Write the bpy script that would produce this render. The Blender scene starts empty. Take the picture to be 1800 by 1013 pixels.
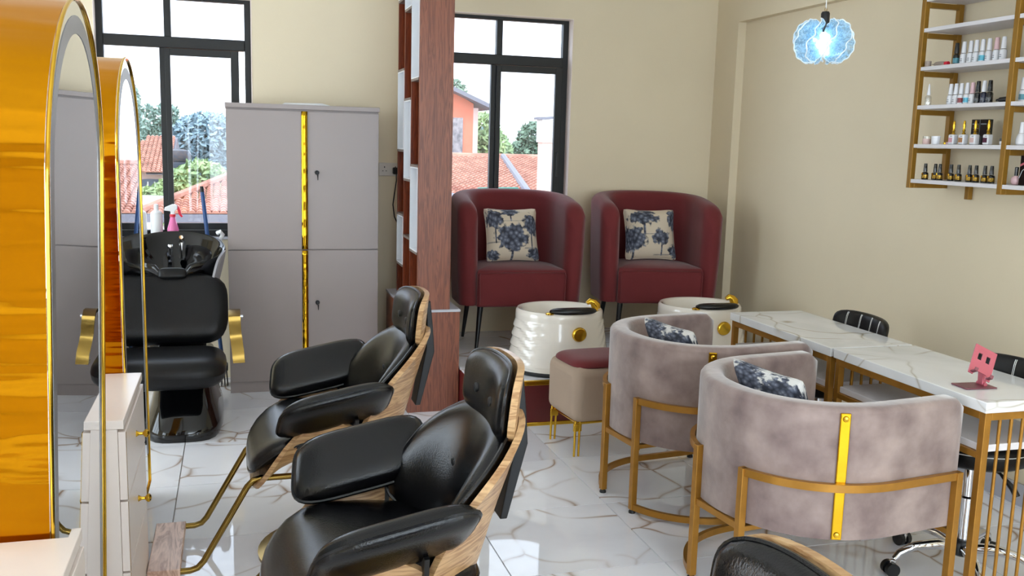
import bpy, math, random
from mathutils import Vector, Matrix
R = math.radians
PI = math.pi
rng = random.Random(7)
sc = bpy.context.scene
COL = sc.collection

# ------------------------------------------------------------------ camera
CAM_YAW, CAM_PITCH, CAM_ROLL = R(16.537), R(8.720), R(1.569)
fw = Vector((math.sin(CAM_YAW) * math.cos(CAM_PITCH), math.cos(CAM_YAW) * math.cos(CAM_PITCH), -math.sin(CAM_PITCH)))
rt = Vector((math.cos(CAM_YAW), -math.sin(CAM_YAW), 0))
upv = rt.cross(fw)
r2 = rt * math.cos(CAM_ROLL) + upv * math.sin(CAM_ROLL)
u2 = -rt * math.sin(CAM_ROLL) + upv * math.cos(CAM_ROLL)
cd = bpy.data.cameras.new('camera')
cam = bpy.data.objects.new('camera', cd)
COL.objects.link(cam)
m = Matrix((r2, u2, -fw)).transposed().to_4x4()
m.translation = Vector((0, 0, 1.55))
cam.matrix_world = m
cd.sensor_width = 36.0
cd.lens = 36.0 * 1655.74 / 1800.0
cd.clip_start = 0.05
cd.clip_end = 300
sc.camera = cam

# ------------------------------------------------------------------ world, sun, exposure
w = bpy.data.worlds.new('sky')
sc.world = w
w.use_nodes = True
bg = w.node_tree.nodes['Background']
bg.inputs['Color'].default_value = (0.84, 0.92, 1.0, 1)
bg.inputs['Strength'].default_value = 6.5
sd = bpy.data.lights.new('sun', 'SUN')
sd.energy = 2.5
sd.angle = R(2.0)
sd.color = (1.0, 0.95, 0.86)
sun = bpy.data.objects.new('sun', sd)
COL.objects.link(sun)
sun.rotation_euler = (R(38), 0, R(-28))
vs = sc.view_settings
vs.view_transform = 'Standard'
vs.look = 'None'
vs.exposure = 0.40
vs.gamma = 1.0
vs.use_curve_mapping = False

# ------------------------------------------------------------------ materials
def lin(c):
    c = c / 255.0
    return c / 12.92 if c <= 0.04045 else ((c + 0.055) / 1.055) ** 2.4
def rgb(r, g, b):
    return (lin(r), lin(g), lin(b), 1)
def new_mat(name):
    mt = bpy.data.materials.new(name)
    mt.use_nodes = True
    nt = mt.node_tree
    return mt, nt, nt.nodes['Principled BSDF']
def N(nt, typ, **kw):
    n = nt.nodes.new(typ)
    for k, v in kw.items():
        if k.startswith('i_'):
            n.inputs[k[2:].replace('_', ' ')].default_value = v
        else:
            setattr(n, k, v)
    return n
def ramp(nt, fac, stops):
    n = nt.nodes.new('ShaderNodeValToRGB')
    el = n.color_ramp.elements
    while len(el) < len(stops):
        el.new(0.5)
    for e, (p, c) in zip(el, stops):
        e.position = p
        e.color = c
    nt.links.new(fac, n.inputs['Fac'])
    return n
def coords(nt, scale=(1, 1, 1), kind='Object', rnd=False):
    tc = N(nt, 'ShaderNodeTexCoord')
    mp = N(nt, 'ShaderNodeMapping')
    mp.inputs['Scale'].default_value = scale
    nt.links.new(tc.outputs[kind], mp.inputs['Vector'])
    if rnd:
        oi = N(nt, 'ShaderNodeObjectInfo')
        ml = N(nt, 'ShaderNodeMath', operation='MULTIPLY')
        ml.inputs[1].default_value = 37.0
        nt.links.new(oi.outputs['Random'], ml.inputs[0])
        cb = N(nt, 'ShaderNodeCombineXYZ')
        for k in 'XYZ':
            nt.links.new(ml.outputs[0], cb.inputs[k])
        nt.links.new(cb.outputs[0], mp.inputs['Location'])
    return mp.outputs['Vector']
def mat(name, col, rough=0.5, metal=0.0, var=0.0, vscale=6.0, bump=0.0, bscale=60.0, coat=0.0, sheen=0.0, spec=0.5, col2=None):
    mt, nt, b = new_mat(name)
    b.inputs['Base Color'].default_value = col
    b.inputs['Roughness'].default_value = rough
    b.inputs['Metallic'].default_value = metal
    b.inputs['Specular IOR Level'].default_value = spec
    b.inputs['Coat Weight'].default_value = coat
    b.inputs['Coat Roughness'].default_value = 0.05
    if sheen:
        b.inputs['Sheen Weight'].default_value = sheen
        b.inputs['Sheen Roughness'].default_value = 0.4
    if var or col2:
        v = coords(nt)
        n = N(nt, 'ShaderNodeTexNoise')
        n.inputs['Scale'].default_value = vscale
        n.inputs['Detail'].default_value = 5
        nt.links.new(v, n.inputs['Vector'])
        c2 = col2 or tuple(x * (1 - var) for x in col[:3]) + (1,)
        rp = ramp(nt, n.outputs['Fac'], [(0.3, c2), (0.7, col)])
        nt.links.new(rp.outputs['Color'], b.inputs['Base Color'])
    if bump:
        v = coords(nt)
        n = N(nt, 'ShaderNodeTexNoise')
        n.inputs['Scale'].default_value = bscale
        n.inputs['Detail'].default_value = 3
        nt.links.new(v, n.inputs['Vector'])
        bp = N(nt, 'ShaderNodeBump')
        bp.inputs['Strength'].default_value = bump
        bp.inputs['Distance'].default_value = 0.01
        nt.links.new(n.outputs['Fac'], bp.inputs['Height'])
        nt.links.new(bp.outputs['Normal'], b.inputs['Normal'])
    return mt
def wood(name, dark, light, scale=(1, 12, 12), rough=0.4, rnd=False, coat=0.0):
    mt, nt, b = new_mat(name)
    v = coords(nt, scale, rnd=rnd)
    n1 = N(nt, 'ShaderNodeTexNoise', i_Scale=2.2, i_Detail=6.0, i_Distortion=1.6)
    n2 = N(nt, 'ShaderNodeTexNoise', i_Scale=14.0, i_Detail=4.0)
    nt.links.new(v, n1.inputs['Vector'])
    nt.links.new(v, n2.inputs['Vector'])
    ml = N(nt, 'ShaderNodeMath', operation='MULTIPLY')
    ml.inputs[1].default_value = 9.0
    nt.links.new(n1.outputs['Fac'], ml.inputs[0])
    pp = N(nt, 'ShaderNodeMath', operation='PINGPONG')
    pp.inputs[1].default_value = 1.0
    nt.links.new(ml.outputs[0], pp.inputs[0])
    mx = N(nt, 'ShaderNodeMath', operation='MULTIPLY_ADD')
    mx.inputs[1].default_value = 0.55
    nt.links.new(pp.outputs[0], mx.inputs[0])
    m3 = N(nt, 'ShaderNodeMath', operation='MULTIPLY')
    m3.inputs[1].default_value = 0.5
    nt.links.new(n2.outputs['Fac'], m3.inputs[0])
    nt.links.new(m3.outputs[0], mx.inputs[2])
    rp = ramp(nt, mx.outputs[0], [(0.15, dark), (0.75, light)])
    nt.links.new(rp.outputs['Color'], b.inputs['Base Color'])
    b.inputs['Roughness'].default_value = rough
    b.inputs['Coat Weight'].default_value = coat
    return mt
def marble(name, base, vein, scale, width, rough, soft=None, rnd=True, wide=0.0):
    mt, nt, b = new_mat(name)
    v = coords(nt, (1, 1, 1), rnd=rnd)
    nz = N(nt, 'ShaderNodeTexNoise', i_Scale=scale * 0.9, i_Detail=1.5)
    nt.links.new(v, nz.inputs['Vector'])
    mx = N(nt, 'ShaderNodeVectorMath', operation='MULTIPLY_ADD')
    mx.inputs[1].default_value = (1.5 / scale, 1.5 / scale, 1.5 / scale)
    nt.links.new(nz.outputs['Color'], mx.inputs[0])
    nt.links.new(v, mx.inputs[2])
    vo = N(nt, 'ShaderNodeTexVoronoi', feature='DISTANCE_TO_EDGE', i_Scale=scale)
    nt.links.new(mx.outputs[0], vo.inputs['Vector'])
    n3 = N(nt, 'ShaderNodeTexNoise', i_Scale=scale * 1.3, i_Detail=2.0)
    nt.links.new(v, n3.inputs['Vector'])
    # vein strength varies along its length
    st = ramp(nt, n3.outputs['Fac'], [(0.38, (0, 0, 0, 1)), (0.62, (1, 1, 1, 1))])
    ln = ramp(nt, vo.outputs['Distance'], [(0.0, (1, 1, 1, 1)), (width, (0.25, 0.25, 0.25, 1)), (width * 2.2, (0, 0, 0, 1))])
    mm = N(nt, 'ShaderNodeMath', operation='MULTIPLY')
    nt.links.new(st.outputs['Color'], mm.inputs[0])
    nt.links.new(ln.outputs['Color'], mm.inputs[1])
    n4 = N(nt, 'ShaderNodeTexNoise', i_Scale=scale * 0.7, i_Detail=4.0, i_Distortion=1.0)
    nt.links.new(v, n4.inputs['Vector'])
    cl = ramp(nt, n4.outputs['Fac'], [(0.35, soft or base), (0.6, base)])
    mc = N(nt, 'ShaderNodeMix', data_type='RGBA')
    nt.links.new(mm.outputs[0], mc.inputs['Factor'])
    nt.links.new(cl.outputs['Color'], mc.inputs['A'])
    mc.inputs['B'].default_value = vein
    nt.links.new(mc.outputs['Result'], b.inputs['Base Color'])
    b.inputs['Roughness'].default_value = rough
    b.inputs['Specular IOR Level'].default_value = 0.6
    return mt
def glass_pane(name, tint=(1, 1, 1, 1), fac=0.06):
    mt, nt, b = new_mat(name)
    nt.nodes.remove(b)
    out = nt.nodes['Material Output']
    tr = N(nt, 'ShaderNodeBsdfTransparent')
    tr.inputs['Color'].default_value = tint
    gl = N(nt, 'ShaderNodeBsdfGlossy')
    gl.inputs['Roughness'].default_value = 0.02
    mx = N(nt, 'ShaderNodeMixShader')
    mx.inputs[0].default_value = fac
    nt.links.new(tr.outputs[0], mx.inputs[1])
    nt.links.new(gl.outputs[0], mx.inputs[2])
    nt.links.new(mx.outputs[0], out.inputs['Surface'])
    return mt
def toile(name, base, trees, kx='X', ky='Z'):
    """printed cotton: clumped trees on a plain ground, in the cushion's own face coordinates"""
    mt, nt, b = new_mat(name)
    tc = N(nt, 'ShaderNodeTexCoord')
    sp = N(nt, 'ShaderNodeSeparateXYZ')
    nt.links.new(tc.outputs['Generated'], sp.inputs[0])
    n = N(nt, 'ShaderNodeTexNoise', i_Scale=9.0, i_Detail=4.0)
    nt.links.new(tc.outputs['Generated'], n.inputs['Vector'])
    vo = N(nt, 'ShaderNodeTexVoronoi', i_Scale=13.0)
    nt.links.new(tc.outputs['Generated'], vo.inputs['Vector'])
    def M(op, a, bb=None, cc=None):
        q = N(nt, 'ShaderNodeMath', operation=op)
        for i, s in enumerate((a, bb, cc)):
            if s is None:
                continue
            if isinstance(s, (int, float)):
                q.inputs[i].default_value = s
            else:
                nt.links.new(s, q.inputs[i])
        return q.outputs[0]
    X, Z = sp.outputs[kx], sp.outputs[ky]
    wob = M('MULTIPLY', M('SUBTRACT', n.outputs['Fac'], 0.5), 1.6)
    acc = None
    for (cx, cz, rx, rz) in trees:
        dx = M('DIVIDE', M('SUBTRACT', X, cx), rx * 1.25)
        dz = M('DIVIDE', M('SUBTRACT', Z, cz), rz * 1.25)
        d = M('SQRT', M('ADD', M('MULTIPLY', dx, dx), M('MULTIPLY', dz, dz)))
        s = M('SUBTRACT', M('ADD', 1.0, wob), d)
        s = M('MULTIPLY', s, 6.0)
        # trunk
        tx = M('SUBTRACT', 0.09, M('ABSOLUTE', dx))
        tz = M('SUBTRACT', 0.9, M('ABSOLUTE', M('ADD', dz, 1.3)))
        t = M('MULTIPLY', M('MINIMUM', tx, tz), 30.0)
        # ground shadow
        gx = M('SUBTRACT', 0.9, M('ABSOLUTE', dx))
        gz = M('SUBTRACT', 0.10, M('ABSOLUTE', M('ADD', dz, 2.1)))
        gsh = M('MULTIPLY', M('MINIMUM', M('ADD', gx, wob), gz), 7.0)
        s = M('MAXIMUM', M('MAXIMUM', s, t), gsh)
        acc = s if acc is None else M('MAXIMUM', acc, s)
    mk = M('MINIMUM', M('MAXIMUM', acc, 0.0), 1.0)
    leaf = ramp(nt, vo.outputs['Distance'], [(0.0, rgb(158, 164, 178)), (0.35, rgb(100, 106, 122)), (0.75, rgb(48, 52, 64))])
    mc = N(nt, 'ShaderNodeMix', data_type='RGBA')
    nt.links.new(mk, mc.inputs['Factor'])
    mc.inputs['A'].default_value = base
    nt.links.new(leaf.outputs['Color'], mc.inputs['B'])
    nt.links.new(mc.outputs['Result'], b.inputs['Base Color'])
    b.inputs['Roughness'].default_value = 0.85
    return mt

M = {}
M['wall'] = mat('painted plaster', rgb(230, 216, 187), 0.6, var=0.04, vscale=2.0, bump=0.05, bscale=90)
M['reveal'] = mat('reveal plaster', rgb(240, 226, 218), 0.7, var=0.05, vscale=4)
M['ceil'] = mat('ceiling paint', rgb(248, 248, 246), 0.8, var=0.02)
M['tile'] = marble('marble floor tile', rgb(249, 250, 255), rgb(156, 122, 90), 2.1, 0.018, 0.03, soft=rgb(236, 236, 242))
M['grout'] = mat('grout', rgb(150, 138, 122), 0.8, var=0.1)
M['skirt'] = mat('skirting tile', rgb(196, 196, 204), 0.25, var=0.08)
M['frame'] = mat('black window steel', rgb(9, 12, 14), 0.5, var=0.3, vscale=20)
M['glass'] = glass_pane('window glass', (0.97, 0.99, 1, 1), 0.05)
M['dimming'] = glass_pane('grey tinted glass', (0.64, 0.66, 0.69, 1), 0.05)  # grey tint added so the bright view outside is dimmed
M['white'] = mat('white laminate', rgb(152, 140, 137), 0.35, var=0.03, vscale=3)
M['whitebox'] = mat('white board', rgb(236, 238, 242), 0.4, var=0.02)
M['edge'] = mat('laminate edging', rgb(130, 116, 108), 0.5, var=0.1)
M['gold'] = mat('gold film', rgb(204, 158, 34), 0.10, 1.0, var=0.08, vscale=9, bump=0.15, bscale=7)
def banded(mt):
    nt = mt.node_tree; b = nt.nodes['Principled BSDF']
    v = coords(nt, (0.5, 0.5, 4.0))
    n = N(nt, 'ShaderNodeTexNoise', i_Scale=1.6, i_Detail=3.0)
    nt.links.new(v, n.inputs['Vector'])
    bp = N(nt, 'ShaderNodeBump'); bp.inputs['Strength'].default_value = 0.6; bp.inputs['Distance'].default_value = 0.05
    nt.links.new(n.outputs['Fac'], bp.inputs['Height'])
    nt.links.new(bp.outputs['Normal'], b.inputs['Normal'])
M['goldcase'] = mat('amber gold mirror film', rgb(200, 132, 14), 0.09, 1.0, var=0.1, vscale=3)
banded(M['goldcase'])
M['brass'] = mat('polished brass', rgb(226, 180, 60), 0.14, 1.0, var=0.1, vscale=12)
M['goldpaint'] = mat('gold painted steel', rgb(178, 126, 48), 0.33, 0.55, var=0.15, vscale=25)
M['rackpaint'] = mat('dull gold paint', rgb(150, 108, 30), 0.4, 0.3, var=0.12, vscale=20)
M['bronze'] = mat('bronze tube', rgb(150, 122, 62), 0.22, 1.0, var=0.1, vscale=18)
M['chrome'] = mat('chrome', rgb(225, 226, 230), 0.06, 1.0, var=0.03)
M['mirror'] = mat('mirror glass', rgb(226, 230, 234), 0.0, 1.0, var=0.001)
M['frost'] = mat('frosted light band', rgb(150, 150, 152), 0.35, 0.6, var=0.02)
M['walnut'] = wood('walnut laminate', rgb(98, 48, 32), rgb(142, 82, 57), (20, 20, 1.0), 0.38)
M['cherry'] = wood('dark red wood', rgb(84, 30, 12), rgb(136, 62, 30), (20, 20, 1.0), 0.35)
M['oak'] = wood('oak veneer', rgb(150, 104, 62), rgb(212, 172, 124), (1.5, 1.5, 13), 0.38, coat=0.2)
M['oakedge'] = mat('ply edge', rgb(186, 128, 92), 0.5, col2=rgb(120, 66, 44), vscale=40)
M['board'] = wood('pale oak board', rgb(168, 128, 106), rgb(226, 192, 170), (8, 1.2, 3), 0.35)
M['leather'] = mat('black leather', rgb(9, 9, 12), 0.20, var=0.25, vscale=5, bump=0.10, bscale=260, spec=0.42)
M['leather2'] = mat('matt black leatherette', rgb(9, 9, 11), 0.36, var=0.15, bump=0.08, bscale=200, spec=0.3)
M['gloss'] = mat('gloss black ceramic', rgb(5, 5, 6), 0.05, coat=0.1, var=0.1)
M['black'] = mat('black plastic', rgb(16, 17, 19), 0.4, var=0.15)
M['blackm'] = mat('black steel', rgb(30, 32, 36), 0.45, 0.4, var=0.1)
M['greyp'] = mat('grey plastic cover', rgb(150, 148, 152), 0.35, var=0.05)
M['red'] = mat('burgundy weave', rgb(112, 34, 37), 0.85, var=0.16, vscale=4, bump=0.25, bscale=420, sheen=0.25)
M['redpanel'] = mat('burgundy riser board', rgb(92, 20, 22), 0.35, var=0.08)
M['velvet'] = mat('mushroom velvet', rgb(172, 152, 145), 0.75, col2=rgb(118, 98, 95), vscale=7.5, bump=0.12, bscale=40, sheen=0.9)
M['beige'] = mat('beige linen', rgb(182, 160, 140), 0.9, var=0.08, vscale=5, bump=0.2, bscale=420)
M['cream'] = mat('cream acrylic', rgb(236, 228, 216), 0.12, var=0.03, coat=0.5)
M['desk'] = marble('white marble desk', rgb(236, 236, 236), rgb(170, 156, 132), 2.3, 0.014, 0.06, soft=rgb(214, 214, 214))
M['pinkm'] = mat('pink metal', rgb(206, 110, 126), 0.35, 0.5, var=0.06)
M['pinkd'] = mat('dark pink metal', rgb(138, 84, 94), 0.4, 0.5, var=0.06)
M['shelf'] = mat('white shelf board', rgb(222, 218, 220), 0.4, var=0.03)
M['vanity'] = mat('cream white laminate', rgb(240, 226, 216), 0.3, var=0.03)
M['stitch'] = mat('white thread', rgb(225, 225, 222), 0.8, var=0.05)
M['plast'] = mat('white plastic', rgb(232, 232, 232), 0.35, var=0.03)
M['socket'] = mat('socket plastic', rgb(214, 206, 196), 0.4, var=0.03)
M['blue'] = mat('blue tube', rgb(20, 70, 128), 0.35, var=0.1)
M['pinkliq'] = mat('pink liquid plastic', rgb(236, 120, 176), 0.2, var=0.08)
M['redplast'] = mat('red plastic', rgb(220, 34, 60), 0.35, var=0.05)
M['toile_a'] = toile('toile print', rgb(214, 200, 178), [(0.16, 0.78, 0.13, 0.17), (0.46, 0.92, 0.15, 0.07), (0.84, 0.66, 0.14, 0.17), (0.46, 0.42, 0.24, 0.22), (0.10, 0.10, 0.1, 0.08), (0.92, 0.12, 0.14, 0.09)])
M['toile_b'] = toile('toile print pale', rgb(214, 200, 178), [(0.35, 0.82, 0.24, 0.13), (0.12, 0.38, 0.22, 0.22), (0.68, 0.42, 0.15, 0.13), (0.95, 0.8, 0.1, 0.2), (0.95, 0.15, 0.12, 0.1)])
M['toile_c'] = toile('toile print blue white', rgb(228, 226, 222), [(0.25, 0.8, 0.22, 0.16), (0.75, 0.85, 0.2, 0.16), (0.5, 0.4, 0.26, 0.2), (0.1, 0.3, 0.12, 0.2), (0.92, 0.35, 0.12, 0.2)])

# ------------------------------------------------------------------ geometry helpers
class G:
    def __init__(s):
        s.v = []
        s.f = []
    def add(s, vs_, fs):
        o = len(s.v)
        s.v += [tuple(p) for p in vs_]
        s.f += [tuple(i + o for i in f) for f in fs]
        return s
    def box(s, x0, x1, y0, y1, z0, z1):
        return s.add([(x0, y0, z0), (x1, y0, z0), (x1, y1, z0), (x0, y1, z0), (x0, y0, z1), (x1, y0, z1), (x1, y1, z1), (x0, y1, z1)],
                     [(0, 3, 2, 1), (4, 5, 6, 7), (0, 1, 5, 4), (1, 2, 6, 5), (2, 3, 7, 6), (3, 0, 4, 7)])
    def cyl(s, p0, p1, r0, r1=None, n=16):
        p0 = Vector(p0); p1 = Vector(p1)
        r1 = r0 if r1 is None else r1
        t = (p1 - p0).normalized()
        a = t.orthogonal().normalized(); b = t.cross(a)
        vs_ = []
        for p, r in ((p0, r0), (p1, r1)):
            for i in range(n):
                q = 2 * PI * i / n
                vs_.append(p + (a * math.cos(q) + b * math.sin(q)) * r)
        fs = [(i, (i + 1) % n, n + (i + 1) % n, n + i) for i in range(n)]
        fs += [tuple(range(n - 1, -1, -1)), tuple(range(n, 2 * n))]
        return s.add(vs_, fs)
    def sweep(s, path, prof, closed=False, up=(0, 0, 1), caps=True):
        """sweep a 2-D profile (side, up) along a path"""
        P = [Vector(p) for p in path]; n = len(P); k = len(prof)
        up = Vector(up); vs_ = []; last = None
        for i in range(n):
            if closed:
                t = P[(i + 1) % n] - P[i - 1]
            else:
                t = P[min(i + 1, n - 1)] - P[max(i - 1, 0)]
            t.normalize()
            if last is None or up.length:
                u = up if abs(t.dot(up)) < 0.97 else Vector((1, 0, 0.01))
            sd_ = t.cross(u).normalized()
            if last is not None and sd_.dot(last) < 0:
                sd_ = -sd_
            last = sd_
            nn = sd_.cross(t).normalized()
            for (a, b) in prof:
                vs_.append(P[i] + sd_ * a + nn * b)
        fs = []
        for i in range(n if closed else n - 1):
            j = (i + 1) % n
            for q in range(k):
                fs.append((i * k + q, i * k + (q + 1) % k, j * k + (q + 1) % k, j * k + q))
        if caps and not closed:
            fs += [tuple(range(k - 1, -1, -1)), tuple(range((n - 1) * k, n * k))]
        return s.add(vs_, fs)
    def tube(s, path, r, n=8, closed=False):
        """round tube with a parallel-transported frame"""
        P = [Vector(p) for p in path]; m_ = len(P); vs_ = []
        a = None
        for i in range(m_):
            t = (P[(i + 1) % m_] - P[i - 1]) if closed else (P[min(i + 1, m_ - 1)] - P[max(i - 1, 0)])
            t.normalize()
            a = t.orthogonal() if a is None else a - t * a.dot(t)
            a.normalize(); b = t.cross(a)
            rr = r[i] if isinstance(r, (list, tuple)) else r
            for q in range(n):
                w_ = 2 * PI * q / n
                vs_.append(P[i] + (a * math.cos(w_) + b * math.sin(w_)) * rr)
        fs = []
        for i in range(m_ if closed else m_ - 1):
            j = (i + 1) % m_
            for q in range(n):
                fs.append((i * n + q, i * n + (q + 1) % n, j * n + (q + 1) % n, j * n + q))
        if not closed:
            fs += [tuple(range(n - 1, -1, -1)), tuple(range((m_ - 1) * n, m_ * n))]
        return s.add(vs_, fs)
    def lathe(s, prof, n=24, c=(0, 0, 0), sx=1.0, sy=1.0):
        vs_ = []; k = len(prof)
        for (r, z) in prof:
            for i in range(n):
                q = 2 * PI * i / n
                vs_.append((c[0] + r * sx * math.cos(q), c[1] + r * sy * math.sin(q), c[2] + z))
        fs = []
        for i in range(k - 1):
            for q in range(n):
                fs.append((i * n + q, i * n + (q + 1) % n, (i + 1) * n + (q + 1) % n, (i + 1) * n + q))
        fs += [tuple(range(n - 1, -1, -1)), tuple(range((k - 1) * n, k * n))]
        return s.add(vs_, fs)
    def prism(s, poly, axis, d0, d1):
        """poly in the two other axes (cyclic order), extruded along axis"""
        n = len(poly)
        def mk(a, b, d):
            return {'x': (d, a, b), 'y': (a, d, b), 'z': (a, b, d)}[axis]
        vs_ = [mk(a, b, d0) for a, b in poly] + [mk(a, b, d1) for a, b in poly]
        fs = [tuple(range(n)), tuple(range(2 * n - 1, n - 1, -1))] + [(i, n + i, n + (i + 1) % n, (i + 1) % n) for i in range(n)]
        return s.add(vs_, fs)
    def pad(s, S, tf, tb, e=4.0, na=40, nr=7, k=4.0, q=2.0, edge=0.0):
        """cushion over a surface S(a,b), |a|,|b|<=1, thick tf to the front and tb to the back"""
        h_ = 1e-3
        def PN(a, b):
            p = Vector(S(a, b))
            n = (Vector(S(a + h_, b)) - Vector(S(a - h_, b))).cross(Vector(S(a, b + h_)) - Vector(S(a, b - h_)))
            return p, n.normalized()
        p, n = PN(0, 0)
        fr = [p + n * tf]; bk = [p - n * tb]
        for i in range(1, nr + 1):
            r = math.sin(PI / 2 * i / nr)
            h = max(0.0, 1 - r ** k) ** (1 / q)
            h = edge + (1 - edge) * h
            for j in range(na):
                th = 2 * PI * j / na
                c, d = math.cos(th), math.sin(th)
                dn = (abs(c) ** e + abs(d) ** e) ** (1 / e)
                p, n = PN(r * c / dn, r * d / dn)
                fr.append(p + n * tf * h); bk.append(p - n * tb * h)
        o = len(fr)
        fs = []
        for side, base in ((0, 0), (1, o)):
            for j in range(na):
                t = (base, base + 1 + j, base + 1 + (j + 1) % na)
                fs.append(t if side == 0 else t[::-1])
            for i in range(nr - 1):
                for j in range(na):
                    a0 = base + 1 + i * na + j; a1 = base + 1 + i * na + (j + 1) % na
                    b0 = a0 + na; b1 = a1 + na
                    t = (a0, b0, b1, a1)
                    fs.append(t if side == 0 else t[::-1])
        L0 = 1 + (nr - 1) * na
        for j in range(na):
            fs.append((L0 + j, o + L0 + j, o + L0 + (j + 1) % na, L0 + (j + 1) % na))
        return s.add(fr + bk, fs)
    def rim(s, S, r, e=4.0, na=48, n=6, off=0.0, sc_=1.0):
        """piping along the outline of a pad"""
        pts = []
        h_ = 1e-3
        for j in range(na):
            th = 2 * PI * j / na
            c, d = math.cos(th), math.sin(th)
            dn = (abs(c) ** e + abs(d) ** e) ** (1 / e) / sc_
            a, b = c / dn, d / dn
            p = Vector(S(a, b))
            if off:
                nn = (Vector(S(a + h_, b)) - Vector(S(a - h_, b))).cross(Vector(S(a, b + h_)) - Vector(S(a, b - h_))).normalized()
                p += nn * off
            pts.append(p)
        return s.tube(pts, r, n, closed=True)
    def uwall(s, path, zb, zt, t, rnd_end=0.1, taper=0.0, nseg=6, flat=0.35, ctr=(0, 0)):
        """thick upright wall along a plan path, rounded along its top and at its two front ends"""
        P = [Vector((p[0], p[1])) for p in path]; n = len(P)
        dist = [0.0]
        for i in range(1, n):
            dist.append(dist[-1] + (P[i] - P[i - 1]).length)
        tot = dist[-1]
        prof = []
        hb = 4
        rt_ = t / 2
        vs_ = []
        for i in range(n):
            d = P[min(i + 1, n - 1)] - P[max(i - 1, 0)]
            d.normalize()
            nx, ny = -d.y, d.x
            de = min(dist[i], tot - dist[i])
            drop = 0.0
            if de < rnd_end:
                drop = rnd_end * (1 - math.sqrt(max(0.0, 1 - ((rnd_end - de) / rnd_end) ** 2)))
            th = t
            re = t * 0.5
            if de < re:
                th = t * max(0.35, math.sqrt(max(0, 1 - ((re - de) / re) ** 2)))
            z1 = zt(dist[i] / tot) if callable(zt) else zt
            z1 -= drop
            rr = th / 2 * (1 - flat)
            pr = []
            for q in range(hb + 1):
                pr.append((th / 2, zb + (z1 - rr - zb) * q / hb))
            for q in range(1, nseg):
                a = PI / 2 * q / nseg
                pr.append((th / 2 - rr + rr * math.cos(a), z1 - rr + rr * math.sin(a)))
            pr.append((th / 2 - rr, z1)); pr.append((-(th / 2 - rr), z1))
            for q in range(nseg - 1, 0, -1):
                a = PI / 2 * q / nseg
                pr.append((-(th / 2 - rr + rr * math.cos(a)), z1 - rr + rr * math.sin(a)))
            for q in range(hb, -1, -1):
                pr.append((-th / 2, zb + (z1 - rr - zb) * q / hb))
            for (o, z) in pr:
                f_ = (z - zb) / (z1 - zb)
                k = 1 - taper * (1 - f_) ** 2
                x = P[i].x + nx * o; y = P[i].y + ny * o
                vs_.append((ctr[0] + (x - ctr[0]) * k, ctr[1] + (y - ctr[1]) * k, z))
        k = len(pr)
        fs = []
        for i in range(n - 1):
            for q in range(k):
                fs.append((i * k + q, i * k + (q + 1) % k, (i + 1) * k + (q + 1) % k, (i + 1) * k + q))
        fs += [tuple(range(k - 1, -1, -1)), tuple(range((n - 1) * k, n * k))]
        return s.add(vs_, fs)
    def move(s, d):
        d = Vector(d)
        s.v = [tuple(Vector(p) + d) for p in s.v]
        return s
    def xf(s, mtx):
        s.v = [tuple(mtx @ Vector(p)) for p in s.v]
        return s
    def __iadd__(s, o):
        s.add(o.v, o.f)
        return s

def mesh_of(name, g, mt, smooth=True, ang=40):
    me = bpy.data.meshes.new(name)
    me.from_pydata(g.v, [], g.f)
    me.validate()
    me.update()
    import bmesh as _b
    bm = _b.new(); bm.from_mesh(me)
    _b.ops.recalc_face_normals(bm, faces=bm.faces)
    bm.to_mesh(me); bm.free()
    if smooth:
        for p in me.polygons:
            p.use_smooth = True
        me.set_sharp_from_angle(angle=R(ang))
    mt_ = M[mt] if isinstance(mt, str) else mt
    me.materials.append(mt_)
    return me
def part(name, g, mt, parent=None, smooth=True, bevel=0.0, seg=2, loc=None, ang=40, subsurf=0):
    me = g if isinstance(g, bpy.types.Mesh) else mesh_of(name, g, mt, smooth, ang)
    o = bpy.data.objects.new(name, me)
    COL.objects.link(o)
    if parent is not None:
        o.parent = parent
    if loc is not None:
        o.location = loc
    if bevel:
        b = o.modifiers.new('bevel', 'BEVEL')
        b.width = bevel; b.segments = seg; b.limit_method = 'ANGLE'; b.angle_limit = R(40)
    if subsurf:
        q = o.modifiers.new('sub', 'SUBSURF')
        q.levels = subsurf; q.render_levels = subsurf
    return o
def tag(o, label=None, cat=None, group=None, kind=None):
    if label: o['label'] = label
    if cat: o['category'] = cat
    if group: o['group'] = group
    if kind: o['kind'] = kind
    return o
def thing(name, label, cat, loc=(0, 0, 0), rz=0.0, group=None):
    o = bpy.data.objects.new(name, None)
    COL.objects.link(o)
    o.empty_display_size = 0.1
    o.location = loc
    o.rotation_euler = (0, 0, rz)
    return tag(o, label, cat, group)
def clone(root, loc, rz, label):
    """a copy of a thing, its parts and their sub-parts"""
    def cp(o, par):
        c = o.copy()
        COL.objects.link(c)
        c.parent = par
        for ch in list(o.children):
            cp(ch, c)
        return c
    r = cp(root, None)
    r.location = loc
    r.rotation_euler = (0, 0, rz)
    if label: r['label'] = label
    return r
SQ = lambda w_, h_=None: [(-w_ / 2, -(h_ or w_) / 2), (w_ / 2, -(h_ or w_) / 2), (w_ / 2, (h_ or w_) / 2), (-w_ / 2, (h_ or w_) / 2)]
def arc(cx, cy, r, a0, a1, n, z=0.0):
    return [(cx + r * math.cos(a0 + (a1 - a0) * i / n), cy + r * math.sin(a0 + (a1 - a0) * i / n), z) for i in range(n + 1)]

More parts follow.
